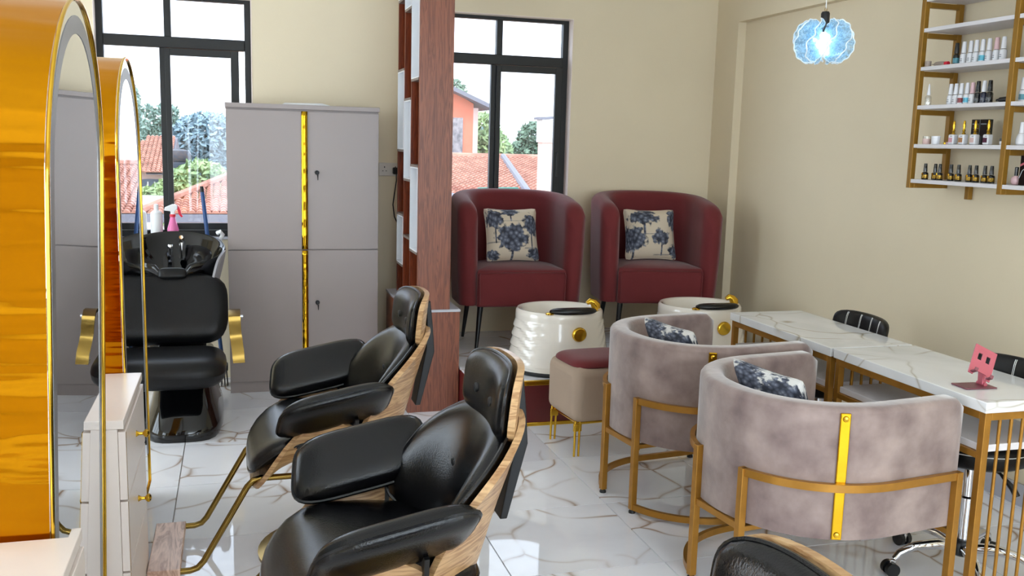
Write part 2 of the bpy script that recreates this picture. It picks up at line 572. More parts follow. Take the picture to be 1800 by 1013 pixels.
# ================================================================== SETTING
XL, XR, YB, YR, ZC = -3.4, 3.375, 6.22, -2.6, 2.95
XCOL = 3.315
W1 = (-0.785, 0.120, 0.90, 2.39)
W2 = (1.330, 2.232, 0.885, 2.395)
WT = 0.16
def struct(name, g, mt, **kw):
    o = part(name, g, mt, **kw)
    o['kind'] = 'structure'
    return o
g = G()
x0, x1 = XL - WT, XR + WT
y0, y1 = YB, YB + WT
g.box(x0, W1[0], y0, y1, -0.05, ZC); g.box(W1[1], W2[0], y0, y1, -0.05, ZC); g.box(W2[1], x1, y0, y1, -0.05, ZC)
for W in (W1, W2):
    g.box(W[0], W[1], y0, y1, -0.05, W[2]); g.box(W[0], W[1], y0, y1, W[3], ZC)
struct('wall_back', g, 'wall', smooth=False)
wr = struct('wall_right', G().box(XR, XR + WT, YR - WT, YB, -0.05, ZC), 'wall', smooth=False)
part('beam', G().box(XCOL, XR, YR, YB - 0.30, 2.41, ZC), 'wall', wr, smooth=False)
part('column', G().box(XCOL, XR, YB - 0.30, YB, 0.0, ZC), 'wall', wr, smooth=False)
g = G()
LW = [(-1.4, 0.9, 0.30, 2.60), (3.2, 5.4, 0.30, 2.60)]      # unseen windows added on the left to brighten right wall and floor
g.box(XL - WT, XL, YR - WT, YB, -0.05, 0.30); g.box(XL - WT, XL, YR - WT, YB, 2.60, ZC)
for a, b in ((YR - WT, -1.4), (0.9, 3.2), (5.4, YB)):
    g.box(XL - WT, XL, a, b, 0.30, 2.60)
struct('wall_left', g, 'wall', smooth=False)
for i, (a, b, c, d) in enumerate(LW):
    g = G()
    g.box(XL - 0.1, XL - 0.05, a, b, c, c + 0.05); g.box(XL - 0.1, XL - 0.05, a, b, d - 0.05, d)
    for k in range(4):
        y = a + (b - a - 0.05) * k / 3
        g.box(XL - 0.1, XL - 0.05, y, y + 0.05, c + 0.05, d - 0.05)
    fr = struct('window_%d' % (i + 4), g, 'frame', smooth=False)
    part('pane', G().box(XL - 0.078, XL - 0.072, a + .02, b - .02, c + .02, d - .02), 'glass', fr, smooth=False)
# wall behind the camera: unseen wide window, added and sized for daylight
g = G()
RW = [(-0.4, 3.1, 0.35, 2.55)]
g.box(XL, XR, YR - WT, YR, -0.05, 0.35); g.box(XL, XR, YR - WT, YR, 2.55, ZC)
g.box(XL, -0.4, YR - WT, YR, 0.35, 2.55); g.box(3.1, XR, YR - WT, YR, 0.35, 2.55)
struct('wall_front', g, 'wall', smooth=False)
struct('ceiling', G().box(XL - WT, XR + WT, YR - WT, YB + WT, ZC, ZC + 0.15), 'ceil', smooth=False)
for i, (a, b, c, d) in enumerate(RW):
    g = G()
    g.box(a, b, YR - 0.1, YR - 0.05, c, c + 0.05); g.box(a, b, YR - 0.1, YR - 0.05, d - 0.05, d)
    n = 4
    for k in range(n):
        x = a + (b - a - 0.05) * k / (n - 1)
        g.box(x, x + 0.05, YR - 0.1, YR - 0.05, c + 0.05, d - 0.05)
    fr = struct('window_%d' % (i + 3), g, 'frame', smooth=False)
    part('pane', G().box(a + .02, b - .02, YR - 0.078, YR - 0.072, c + .02, d - .02), 'glass', fr, smooth=False)

# floor slab and tiles laid one by one
fl = struct('floor', G().box(XL, XR, YR, YB, -0.06, -0.009), 'grout', smooth=False)
tile_cache = {}
def tile(parent, xa, xb, ya, yb, zt, name='tile'):
    key = (round(xb - xa, 3), round(yb - ya, 3))
    if key not in tile_cache:
        hx, hy = key[0] / 2, key[1] / 2
        e = 0.0015
        gg = G().add([(-hx, -hy, -0.010), (hx, -hy, -0.010), (hx, hy, -0.010), (-hx, hy, -0.010),
                      (-hx + e, -hy + e, 0), (hx - e, -hy + e, 0), (hx - e, hy - e, 0), (-hx + e, hy - e, 0)],
                     [(0, 3, 2, 1), (4, 5, 6, 7), (0, 1, 5, 4), (1, 2, 6, 5), (2, 3, 7, 6), (3, 0, 4, 7)])
        tile_cache[key] = mesh_of('tile', gg, 'tile', smooth=False)
    o = part(name, tile_cache[key], None, parent)
    o.location = ((xa + xb) / 2, (ya + yb) / 2, zt)
    return o
TS, GAP = 0.6, 0.0022
PLX, PLY, PLZ = 1.24, 4.82, 0.255
for i in range(-9, 4):
    for j in range(-10, 7):
        xa = max(XL, 1.54 + TS * i) + GAP / 2; xb = min(XR, 1.54 + TS * (i + 1)) - GAP / 2
        ya = max(YR, 3.06 + TS * j) + GAP / 2; yb = min(YB, 3.06 + TS * (j + 1)) - GAP / 2
        if xb - xa < 0.02 or yb - ya < 0.02:
            continue
        if xa > PLX + 0.1 and ya > PLY + 0.1:
            continue
        if xa > PLX and yb > PLY and ya < PLY:
            yb = PLY - 0.001
        tile(fl, xa, xb, ya, yb, 0.0)
# skirting along the right wall, tile by tile
sk = struct('baseboard_right', G().box(XR - 0.004, XR, YR, PLY, 0.0, 0.10), 'grout', smooth=False)
for k in range(13):
    ya = YR + 0.575 * k
    yb = min(PLY, ya + 0.573)
    part('skirting_tile', G().box(XR - 0.014, XR - 0.003, ya, yb, 0.0, 0.10), 'skirt', sk, smooth=False, bevel=0.002)

# platform with burgundy riser, gold edging and tiled top
pl = thing('platform', 'raised platform with burgundy front, gold edging and marble tiled top', 'platform', (0, 0, 0))
part('riser', G().box(PLX, XCOL, PLY, PLY + 0.02, 0.018, PLZ - 0.02), 'redpanel', pl, smooth=False)
part('core', G().box(PLX, XCOL, PLY + 0.02, YB - 0.002, 0.0, PLZ - 0.011), 'redpanel', pl, smooth=False)
part('edging', G().box(PLX, XCOL, PLY - 0.006, PLY + 0.012, PLZ - 0.024, PLZ + 0.0035), 'brass', pl, bevel=0.002)
part('edging', G().box(PLX, XCOL, PLY - 0.008, PLY + 0.004, 0.0, 0.020), 'brass', pl, bevel=0.002)
for i in range(4):
    for j in range(3):
        xa = PLX + 0.6 * i + GAP / 2; xb = min(XCOL, PLX + 0.6 * (i + 1)) - GAP / 2
        ya = PLY + 0.012 + 0.6 * j + GAP / 2; yb = min(YB - 0.002, PLY + 0.012 + 0.6 * (j + 1)) - GAP / 2
        if xb - xa > 0.03 and yb - ya > 0.03:
            tile(pl, xa, xb, ya, yb, PLZ)

# windows of the back wall
def window(idx, W, sash_left):
    a, b, c, d = W
    y0, y1 = YB + 0.08, YB + 0.13
    f = 0.042
    g = G()
    g.box(a, a + f, y0, y1, c, d); g.box(b - f, b, y0, y1, c, d)
    g.box(a + f, b - f, y0, y1, c, c + f + 0.01); g.box(a + f, b - f, y0, y1, d - f * .6, d)
    fr = struct('window_%d' % idx, g, 'frame', smooth=False, bevel=0.003)
    zt0, zt1 = 2.075, 2.142
    part('transom', G().box(a + f, b - f, y0 - 0.008, y1, zt0, zt1), 'frame', fr, smooth=False, bevel=0.004)
    cx = a + (b - a) * 0.435
    part('mullion', G().box(cx - 0.005, cx + 0.036, y0, y1, zt1, d - f * .6), 'frame', fr, smooth=False, bevel=0.003)
    # fixed pane left, sliding sash right
    part('mullion', G().box(cx - 0.036, cx - 0.002, y0 + .01, y1, c + f + .01, zt0), 'frame', fr, smooth=False, bevel=0.003)
    sa, sb = cx - 0.004, b - f - (0.0 if sash_left == 2 else 0.035)
    g = G()
    s0, s1 = y0 - 0.012, y0 + 0.018
    g.box(sa, sa + 0.032, s0, s1, c + f + .012, zt0 - 0.002); g.box(sb - 0.05, sb, s0, s1, c + f + .012, zt0 - 0.002)
    g.box(sa + .032, sb - .05, s0, s1, zt0 - 0.045, zt0 - 0.002); g.box(sa + .032, sb - .05, s0, s1, c + f + .012, c + f + 0.055)
    ss = part('sash', g, 'frame', fr, smooth=False, bevel=0.003)
    part('latch', G().box(sb - 0.03, sb - 0.015, s0 - 0.012, s0, 1.33, 1.50), 'black', ss, smooth=False, bevel=0.003)
    part('pane', G().box(sa + .03, sb - .048, s0 + 0.012, s0 + 0.016, c + f + .05, zt0 - 0.043), 'dimming', ss, smooth=False)
    part('pane', G().box(a + f - .004, cx - .034, y0 + 0.03, y0 + 0.034, c + f + .006, zt0 + .004), 'dimming', fr, smooth=False)
    part('pane', G().box(a + f - .004, cx - .003, y0 + 0.03, y0 + 0.034, zt1 - .004, d - .02), 'dimming', fr, smooth=False)
    part('pane', G().box(cx + .034, b - f + .004, y0 + 0.03, y0 + 0.034, zt1 - .004, d - .02), 'dimming', fr, smooth=False)
    g = G()
    t = 0.004
    g.box(a, a + t, YB - 0.002, y0, c, d); g.box(b - t, b, YB - 0.002, y0, c, d)
    g.box(a + t, b - t, YB - 0.002, y0, d - t, d)
    part('reveal', g, 'reveal', fr, smooth=False)
    part('sill', G().box(a + t, b - t, YB - 0.012, y0, c, c + 0.012), 'skirt', fr, smooth=False, bevel=0.003)
window(1, W1, 1)
window(2, W2, 2)
for k, (a, b, c, d) in enumerate(RW + [W1, W2] + LW):
    ld = bpy.data.lights.new('daylight_portal', 'AREA')
    ld.shape = 'RECTANGLE'
    ld.size = b - a; ld.size_y = d - c
    ld.cycles.is_portal = True
    lo = bpy.data.objects.new('daylight_portal', ld)
    COL.objects.link(lo)
    if k < 1:
        lo.location = ((a + b) / 2, YR - WT - 0.02, (c + d) / 2); lo.rotation_euler = (R(90), 0, 0)
    elif k < 3:
        lo.location = ((a + b) / 2, YB + WT + 0.02, (c + d) / 2); lo.rotation_euler = (R(-90), 0, 0)
    else:
        lo.location = (XL - WT - 0.02, (a + b) / 2, (c + d) / 2); lo.rotation_euler = (R(-90), 0, R(90))

# ================================================================== OUTDOORS
GZ = -7.0
M['ground'] = mat('yard ground', rgb(150, 140, 120), 0.9, var=0.2, vscale=0.4)
M['rooftile'] = mat('clay roof tile', rgb(190, 136, 116), 0.8, col2=rgb(146, 96, 80), vscale=1.6)
M['roofgrey'] = mat('fascia', rgb(120, 120, 130), 0.7, var=0.1)
M['hpink'] = mat('salmon render', rgb(226, 128, 100), 0.85, var=0.1, vscale=1.0)
M['hpale'] = mat('pale pink render', rgb(222, 190, 178), 0.85, var=0.12, vscale=1.2)
M['hwhite'] = mat('white render', rgb(226, 224, 220), 0.85, var=0.08, vscale=1.0)
M['horange'] = mat('orange render', rgb(226, 116, 66), 0.85, var=0.1, vscale=1.5)
M['hglass'] = mat('dark house glass', rgb(60, 76, 96), 0.15, var=0.2, vscale=3)
M['stonew'] = mat('stone cladding', rgb(170, 160, 160), 0.85, col2=rgb(96, 92, 100), vscale=5)
def leafmat(name, a, b):
    return mat(name, a, 0.6, col2=b, vscale=1.2)
M['leaf_a'] = leafmat('haze blue leaves', rgb(158, 180, 188), rgb(92, 122, 134))  # blue haze of the overexposed view put into the leaf colour
M['leaf_b'] = leafmat('bright green leaves', rgb(170, 188, 128), rgb(108, 138, 98))
M['leaf_c'] = leafmat('cypress green', rgb(140, 164, 150), rgb(86, 114, 104))
M['leaf_d'] = leafmat('dark green leaves', rgb(122, 146, 122), rgb(70, 94, 80))
M['bark'] = mat('bark', rgb(96, 78, 62), 0.9, var=0.3, vscale=3)
M['tank'] = mat('black water tank', rgb(46, 54, 66), 0.5, var=0.1)
tag(part('ground', G().box(-60, 70, 7.5, 160, GZ - 0.3, GZ), 'ground', smooth=False), kind='structure')

def tiled_slope(O, U, V, lu, lv, keep, pu=0.26, pv=0.40):
    """half-round clay tiles laid in courses on a roof slope"""
    O = Vector(O); U = Vector(U).normalized(); V = Vector(V).normalized()
    Nn = U.cross(V).normalized()
    if Nn.z < 0: Nn = -Nn
    g = G()
    cs = [(-0.5, -0.02), (-0.28, 0.07), (0.0, 0.105), (0.28, 0.07), (0.5, -0.02)]
    for j in range(int(lv / pv)):
        for i in range(int(lu / pu)):
            uu, vv = (i + 0.5) * pu, (j + 0.5) * pv
            if not keep(uu, vv):
                continue
            vs_ = []
            for (vq, lift) in ((vv - pv * 0.5, 0.055), (vv + pv * 0.58, 0.0)):
                for (a, h) in cs:
                    vs_.append(O + U * (uu + a * pu) + V * vq + Nn * (h * 0.9 + lift))
            n = len(cs)
            fs = [(q, q + 1, n + q + 1, n + q) for q in range(n - 1)]
            fs.append(tuple(range(n - 1, -1, -1)))
            g.add(vs_, fs)
    return g
def roof(parent, O, U, V, lu, lv, keep):
    o = part('roof_tiles', tiled_slope(O, U, V, lu, lv, keep), 'rooftile', parent, ang=30)
    o['kind'] = 'stuff'
    O_, U_, V_ = Vector(O), Vector(U).normalized(), Vector(V).normalized()
    Nn = U_.cross(V_)
    if Nn.z < 0: Nn = -Nn
    return o
# hip-roofed house beyond the wash basin
hA = thing('tiled_house', 'salmon walled house with clay tiled hip roof behind the wash basin window', 'house', (0, 0, 0))
slope = Vector((0, 9.5, 1.35)).normalized()
roof(hA, (-3.1, 34.0, -1.15), (1, 0, 0), slope, 12.0, 9.6, lambda u, v: u > v * 0.42 + 0.1)
part('wall', G().box(-2.3, 8.5, 34.9, 44.0, GZ, -1.25), 'hpink', hA, smooth=False)
part('fascia', G().box(-3.1, 9.0, 34.0, 34.15, -1.42, -1.14), 'roofgrey', hA, smooth=False)
part('roof_deck', G().prism([(34.0, -1.2), (43.4, 0.12), (52.0, -1.2)], 'x', 1.2, 9.0), 'roofgrey', hA, smooth=False)
part('hip_ridge', G().tube([(-3.05, 34.05, -1.05), (0.8, 43.3, 0.27)], 0.16, 8), 'rooftile', hA)
part('ridge', G().tube([(0.8, 43.3, 0.27), (9.0, 43.3, 0.27)], 0.16, 8), 'rooftile', hA)
# far house with arched window
hB = thing('gabled_house', 'far house with arched barred window and brick red tiled roof by the cypresses', 'house', (0, 0, 0))
roof(hB, (-7.6, 60.0, -0.75), (1, 0, 0), (0, 8, 2.2), 4.0, 8.2, lambda u, v: u > v * 0.28)
part('wall', G().box(-7.2, -3.7, 60.8, 70.0, GZ, -0.72), 'hpale', hB, smooth=False)
part('roof_deck', G().prism([(60.0, -0.85), (68.0, 1.3), (75.0, -0.85)], 'x', -5.0, -3.6), 'roofgrey', hB, smooth=False)
pw = [(-5.9, -2.6), (-3.7, -2.6), (-3.7, -1.55)] + [(-4.8 + 1.1 * math.cos(PI * k / 8), -1.55 + 0.42 * math.sin(PI * k / 8)) for k in range(9)] + [(-5.9, -1.55)]
wB = part('window', G().prism(pw, 'y', 60.7, 60.85), 'hglass', hB, smooth=False)
for k in range(6):
    part('bar', G().box(-5.75 + 0.38 * k, -5.68 + 0.38 * k, 60.62, 60.69, -2.6, -1.3), 'hwhite', wB, smooth=False)
# low white annex
hG = thing('annex_roof', 'low white flat roofed annex below the far arched window', 'building', (0, 0, 0))
part('parapet', G().box(-4.6, -2.2, 49.0, 49.5, -1.95, -1.45), 'hwhite', hG, smooth=False)
part('wall', G().box(-4.4, -2.4, 49.5, 53.0, GZ, -1.95), 'hwhite', hG, smooth=False)
# broad roof seen through the second window
hC = thing('long_roof_house', 'long clay tiled roof house filling the window behind the red armchair', 'house', (0, 0, 0))
vC = Vector((0, 13, 1.72))
roof(hC, (6.0, 37.0, -0.95), (1, 0, 0), vC, 14.0, 13.0, lambda u, v: True)
part('wall', G().box(6.4, 19.5, 38.0, 62.0, GZ, -1.1), 'hpale', hC, smooth=False)
part('roof_deck', G().prism([(37.0, -1.05), (49.95, 0.66), (63.0, -1.05)], 'x', 6.0, 20.0), 'roofgrey', hC, smooth=False)
part('ridge', G().tube([(6.0, 49.9, 0.82), (20.0, 49.9, 0.82)], 0.17, 8), 'rooftile', hC)
part('hip_ridge', G().tube([(11.85, 37.0, -0.80), (14.1, 49.9, 0.84)], 0.17, 8), 'roofgrey', hC)
# peach building at left of second window
hD = thing('peach_building', 'two storey peach building with stone panel and grey eaves beside the walnut post', 'building', (0, 0, 0))
part('wall', G().prism([(8.0, GZ), (13.9, GZ), (13.9, 3.85), (11.0, 5.4), (8.0, 3.9)], 'y', 56.0, 66.0), 'hpink', hD, smooth=False)
part('stone_panel', G().box(12.0, 13.25, 55.9, 56.0, 0.3, 3.0), 'stonew', hD, smooth=False)
rD = part('roof', G().prism([(10.9, 5.4), (14.9, 3.75), (14.9, 3.5), (10.9, 5.15), (7.0, 3.4), (7.0, 3.65)], 'y', 55.0, 67.0), 'roofgrey', hD, smooth=False)
part('pier', G().box(13.9, 14.2, 56.0, 56.4, GZ, 3.6), 'hpale', hD, smooth=False)
# pale block at the right of the second window
hE = thing('parapet_block', 'white and faded pink wall block at right of the armchair window', 'building', (0, 0, 0))
part('wall', G().box(10.15, 12.5, 31.0, 31.5, GZ, 1.62), 'hpale', hE, smooth=False)
part('upper_wall', G().box(10.1, 12.7, 30.95, 31.55, 1.62, 2.4), 'hwhite', hE, smooth=False)
part('coping', G().prism([(10.0, 2.38), (12.9, 2.58), (12.9, 2.68), (10.0, 2.47)], 'y', 30.9, 31.6), 'roofgrey', hE, smooth=False)
# small orange gable
hF = thing('orange_gatehouse', 'small orange gabled gatehouse with dark grille window beside the armchair', 'building', (0, 0, 0))
part('wall', G().prism([(4.7, GZ), (6.6, GZ), (6.6, -0.25), (5.75, 0.05), (4.7, -0.25)], 'y', 24.0, 27.0), 'horange', hF, smooth=False)
part('roof', G().prism([(5.75, 0.17), (6.95, -0.3), (6.95, -0.40), (5.75, 0.05), (4.4, -0.40), (4.4, -0.3)], 'y', 23.6, 27.4), 'roofgrey', hF, smooth=False)
wF = part('window', G().box(4.95, 5.62, 23.92, 24.0, -1.85, -0.75), 'hglass', hF, smooth=False)
for k in range(5):
    part('bar', G().box(5.0 + 0.14 * k, 5.03 + 0.14 * k, 23.87, 23.91, -1.85, -0.75), 'black', wF, smooth=False)
M['greenpipe'] = mat('green pipe', rgb(20, 104, 84), 0.4, var=0.1)
tag(part('green_pipe', G().tube([(5.55, 22, GZ), (5.55, 22, 0.34), (5.62, 22, 0.42), (6.6, 22, 0.44), (6.68, 22, 0.36), (6.68, 22, GZ)], 0.07, 8), 'greenpipe'),
    'bent dark green pipe standing before the roof outside the armchair window', 'pipe')
# rooftop water tank
tk = thing('water_tank', 'dark round water tank on a stand among the trees', 'tank', (-2.7, 52.0, 0))
part('body', G().lathe([(0.55, 0.0), (0.6, 0.05), (0.6, 0.28), (0.57, 0.34), (0.6, 0.4), (0.6, 0.75), (0.5, 0.92), (0.2, 1.0)], 20, (0, 0, -0.2)), 'tank', tk)
for a in (-0.4, 0.4):
    for b in (-0.4, 0.4):
        part('leg', G().box(a - .06, a + .06, b - .06, b + .06, GZ, -0.2), 'roofgrey', tk, smooth=False)

def tree(name, label, loc, blobs, leaf, n, size, th, seed):
    r = random.Random(seed)
    t = thing(name, label, 'tree', loc, 0, 'trees outside the windows')
    g = G()
    tot = sum(b[3] * b[4] * b[5] for b in blobs)
    for (bx, by, bz, rx, ry, rz) in blobs:
        for _ in range(int(n * rx * ry * rz / tot)):
            while True:
                d = Vector((r.uniform(-1, 1), r.uniform(-1, 1), r.uniform(-1, 1)))
                if 0.1 < d.length < 1: break
            d = d.normalized() * (d.length ** 0.45)
            p = Vector((bx + d.x * rx, by + d.y * ry, bz + d.z * rz))
            a = Vector((r.gauss(0, 1), r.gauss(0, 1), r.gauss(0, 1))).normalized()
            b = a.orthogonal().normalized()
            s = size * r.uniform(0.6, 1.3)
            g.add([p - a * s, p - b * s * 0.45, p + a * s, p + b * s * 0.45], [(0, 1, 2, 3)])
    part('foliage', g, leaf, t, smooth=False)
    part('trunk', G().tube([(0, 0, GZ - loc[2]), (0.1, 0, -2), (0, 0, th)], [0.5, 0.35, 0.12], 8), 'bark', t)
    return t
tree('cypress_tree', 'tall narrow cypress at left edge of the wash basin window', (-9.4, 99, 0), [(0, 0, z, 1.2 * (1 - z / 9.0) + .25, 1.0, 1.6) for z in (-2.5, -1, .5, 2, 3.4, 4.6)], 'leaf_c', 2600, 0.32, 4.0, 1)
tree('cypress_tree', 'cypress with several pointed tips left of the steel mullion', (-6.3, 92, 0), [(dx, 0, z, 0.75 * (1 - z / 6.5) + .2, .8, 1.4) for dx in (-1.0, 0, 1.1) for z in (-2.5, -1, .3, 1.6 + dx * .5, 2.8)], 'leaf_c', 3400, 0.3, 2.5, 2)
tree('broadleaf_tree', 'large hazy blue green tree behind the white locker cabinet', (-2.0, 80, 0), [(0, 0, 1.2, 2.6, 2, 2.2), (2.1, 0, 0.2, 2.0, 2, 1.7), (-1.9, 0, .6, 1.6, 1.5, 1.8), (-.3, 0, -1.5, 3.0, 2, 2.2), (1.8, 0, -3, 2.6, 2, 2.4)], 'leaf_a', 8000, 0.34, 2.0, 3)
tree('leafy_tree', 'bright leafy tree in front of the water tank', (-1.6, 50, 0), [(0, 0, -0.6, 1.3, 1, .9), (-1.2, 0, -1.2, .9, 1, .8), (1.2, 0, -1.1, 1.0, 1, .9), (0, 0, -2.4, 2.4, 1, 1.2)], 'leaf_b', 3800, 0.22, -0.5, 4)
tree('leafy_shrub', 'small leafy tree before the arched window house', (-4.1, 54, 0), [(0, 0, -2.0, .9, .8, .8), (.3, 0, -2.9, 1.0, .8, .9)], 'leaf_b', 1200, 0.22, -2, 5)
tree('tall_tree', 'dark tree rising above the peach building', (17.6, 80, 0), [(0, 0, 5.6, 1.7, 1.5, 1.3), (.9, 0, 4.0, 1.4, 1.4, 1.3), (-1.5, 0, 4.5, 1.6, 1.4, 2), (0, 0, 2.0, 2.2, 1.6, 2)], 'leaf_d', 3600, 0.3, 4.0, 6)
tree('fruit_tree', 'sunlit yellow green tree left of the window mullion', (17.4, 68, 0), [(0, 0, 2.4, 1.5, 1.4, 1.4), (-1.0, 0, 1.2, 1.2, 1.3, 1.5), (1.0, 0, 1.0, 1.4, 1.4, 1.5), (0, 0, -0.6, 2.2, 1.6, 1.6)], 'leaf_b', 4200, 0.28, 1.6, 7)
tree('hazy_tree', 'hazy blue green tree right of the window mullion', (20.9, 86, 0), [(-.4, 0, 2.6, 1.4, 1.4, 1.7), (1.4, 0, 1.6, 1.2, 1.4, 1.4), (0, 0, 0, 2.6, 1.6, 1.8)], 'leaf_a', 4200, 0.28, 1.6, 8)
tree('round_tree', 'round green tree behind the pale wall block', (23.0, 72, 0), [(0, 0, 1.9, 1.5, 1.4, 1.4), (-.6, 0, .2, 2.0, 1.6, 1.8)], 'leaf_d', 3000, 0.28, 1.6, 9)

# ================================================================== LOCKER CABINET
cb = thing('locker_cabinet', 'tall white four door locker cabinet with gold centre strip', 'cabinet', (0.405, 5.80, 0))
hw = 0.445
part('body', G().box(-hw, hw, 0.016, 0.385, 0.07, 1.715), 'white', cb, smooth=False)
part('plinth', G().box(-hw, hw, 0.02, 0.38, 0.0, 0.07), 'white', cb, smooth=False)
part('top_panel', G().box(-hw - 0.004, hw + 0.004, -0.012, 0.39, 1.715, 1.742), 'white', cb, bevel=0.002)
for sx in (-1, 1):
    for z0, z1 in ((0.072, 0.876), (0.882, 1.705)):
        xa, xb = (-hw, -0.004) if sx < 0 else (0.004, hw)
        d = part('door', G().box(xa, xb, 0.0, 0.016, z0, z1), 'white', cb, smooth=False, bevel=0.0015)
        if sx > 0:
            zc = z0 + (z1 - z0) * 0.60 - (0.03 if z0 > 0.5 else 0)
            lk = part('lock', G().lathe([(0.013, 0), (0.013, 0.008), (0.009, 0.012)], 16).xf(Matrix.Rotation(R(90), 4, 'X')).move((0.075, 0.0, zc)), 'blackm', d)
            part('key', G().box(0.0735, 0.0765, -0.02, -0.014, zc - 0.012, zc + 0.006).cyl((0.078, -0.019, zc - 0.012), (0.079, -0.018, zc - 0.045), 0.004, 0.002, 8), 'black', d)
        else:
            # wavy gold film strip over the meeting edge
            n = 26
            vs_, fs = [], []
            for k in range(n + 1):
                z = z0 + (z1 - z0) * k / n
                wob = 0.003 * math.sin(k * 1.9 + z0 * 7)
                for x in (-0.016, 0.002, 0.020):
                    vs_.append((x, -0.005 + wob - (0.002 if x == 0.002 else 0), z))
            for k in range(n):
                for q in range(2):
                    a = k * 3 + q
                    fs.append((a, a + 1, a + 4, a + 3))
            o = part('gold_strip', G().add(vs_, fs), 'gold', d, ang=80)
            so = o.modifiers.new('solid', 'SOLIDIFY'); so.thickness = 0.003
tag(part('paper_packet', G().prism([(-.14, 0), (-.12, .012), (.1, .016), (.15, .004), (.14, 0)], 'y', -0.05, 0.06).move((0.42, 5.95, 1.743)), 'plast', smooth=False, bevel=.003),
    'flat white packet lying on top of the locker cabinet', 'packet')

# ================================================================== STYLING CHAIRS
def styling_chair(label):
    c = thing('styling_chair', label, 'chair', (0, 0, 0), 0, 'styling chairs before the mirrors')
    # seat pad: a runs across (y), b runs from back (+1) to front (-1)
    def sag(b):
        x = -0.115 + 0.265 * b
        z = 0.492
        fr = max(0.0, -b - 0.30) / 0.70
        z -= 0.115 * fr ** 2.0
        return x - 0.0 * fr, z - 0.02 * max(0.0, b)
    def S_seat(a, b):
        x, z = sag(b)
        return (x, -0.275 * a * (1 - 0.05 * b), z + 0.018 * abs(a) ** 3)
    p = part('seat', G().pad(S_seat, 0.045, 0.035, e=4.5, na=48, nr=9, k=5), 'leather', c)
    part('piping', G().rim(S_seat, 0.006, e=4.5, na=64), 'leather', p)
    # plywood seat shell with upswept wings
    def S_shell(a, b):
        x, z = sag(b * 0.98)
        hump = max(0.0, math.cos((b - 0.05) * 1.35)) ** 1.6
        return (x + 0.006, -0.292 * a, z - 0.052 - 0.035 * max(0, b) + (0.155 * hump) * max(0.0, (abs(a) - 0.72) / 0.28) ** 1.5)
    part('seat_shell', G().pad(S_shell, 0.008, 0.008, e=5.5, na=72, nr=11, edge=1.0), 'oak', c, ang=50)
    # backrest: a across, b up
    def S_back(a, b):
        z = 0.672 + 0.185 * b - 0.055 * abs(a) ** 2.5 * max(0, b + .2)
        x = 0.192 + 0.055 * b - (0.165 - 0.05 * b) * abs(a) ** 2.3
        return (x, -0.285 * a, z)
    p = part('backrest', G().pad(S_back, 0.052, 0.02, e=4.0, na=48, nr=9, k=4), 'leather', c)
    part('piping', G().rim(S_back, 0.006, e=4.0, na=64), 'leather', p)
    for zz in (0.05,):
        for ya in (-0.30, 0.30):
            q = Vector(S_back(ya, zz)) + Vector((-0.050, 0, 0))
            part('button', G().lathe([(0.0, -.006), (0.012, -0.004), (0.014, 0.0), (0.012, 0.006), (0.0, 0.008)], 14).xf(Matrix.Rotation(R(-90), 4, 'Y')).move(q), 'black', p)
    def S_bshell(a, b):
        bb = b if b > 0 else b * 1.42
        z = 0.672 + 0.192 * bb - 0.055 * abs(a) ** 2.5 * max(0, b + .2)
        x = 0.192 + 0.055 * bb - (0.165 - 0.05 * bb) * abs(a) ** 2.3
        return (x + 0.030, -0.298 * a, z)
    part('back_shell', G().pad(S_bshell, 0.009, 0.009, e=4.0, na=72, nr=9, edge=1.0), 'oak', c, ang=50)
    # headrest
    def S_head(a, b):
        return (0.235 + 0.010 * b - 0.045 * abs(a) ** 2.2, -0.195 * a, 0.898 + 0.094 * b)
    p = part('headrest', G().pad(S_head, 0.040, 0.016, e=4.0, na=44, nr=8, k=4), 'leather', c)
    part('piping', G().rim(S_head, 0.005, e=4.0, na=60), 'leather', p)
    for ya in (-0.38, 0.38):
        q = Vector(S_head(ya, -0.05)) + Vector((-0.038, 0, 0))
        part('button', G().lathe([(0.0, -.006), (0.012, -0.004), (0.014, 0.0), (0.012, 0.006), (0.0, 0.008)], 14).xf(Matrix.Rotation(R(-90), 4, 'Y')).move(q), 'black', p)
    def S_hshell(a, b):
        q = S_head(a * 1.03, b * 1.04)
        return (q[0] + 0.026, q[1], q[2])
    part('head_shell', G().pad(S_hshell, 0.009, 0.009, e=4.0, na=60, nr=7, edge=1.0), 'oak', c, ang=50)
    # arms: leaning outwards, rising to the back
    for sy in (-1, 1):
        def S_arm(a, b, sy=sy):
            L = 0.188 * a
            H = 0.104 * b
            lean = R(44)
            y = 0.315 + H * math.sin(lean)
            z = 0.632 + H * math.cos(lean) + 0.20 * L
            x = -0.095 + L + 0.01 * b
            return (x, sy * y, z)
        f, bk = (0.045, 0.03) if sy > 0 else (0.03, 0.045)
        p = part('armrest', G().pad(S_arm, f, bk, e=4.2, na=48, nr=8, k=4.5), 'leather', c)
        part('piping', G().rim(S_arm, 0.006, e=4.2, na=60), 'leather', p)
        part('arm_bracket', G().sweep([(-0.02, sy * 0.298, 0.60), (-0.02, sy * 0.292, 0.53), (-0.03, sy * 0.25, 0.44)], SQ(0.05, 0.012), up=(1, 0, 0)), 'black', c)
    # black spine carrying the headrest
    sp = [(0.252, 0.56), (0.304, 0.765), (0.297, 0.86), (0.286, 0.96), (0.271, 0.95), (0.275, 0.86), (0.272, 0.775), (0.232, 0.56)]
    part('spine', G().prism(sp, 'y', -0.045, 0.045), 'blackm', c, smooth=False, bevel=0.003)
    # base
    part('seat_plate', G().box(-0.22, 0.08, -0.12, 0.12, 0.375, 0.400), 'blackm', c, bevel=0.004)
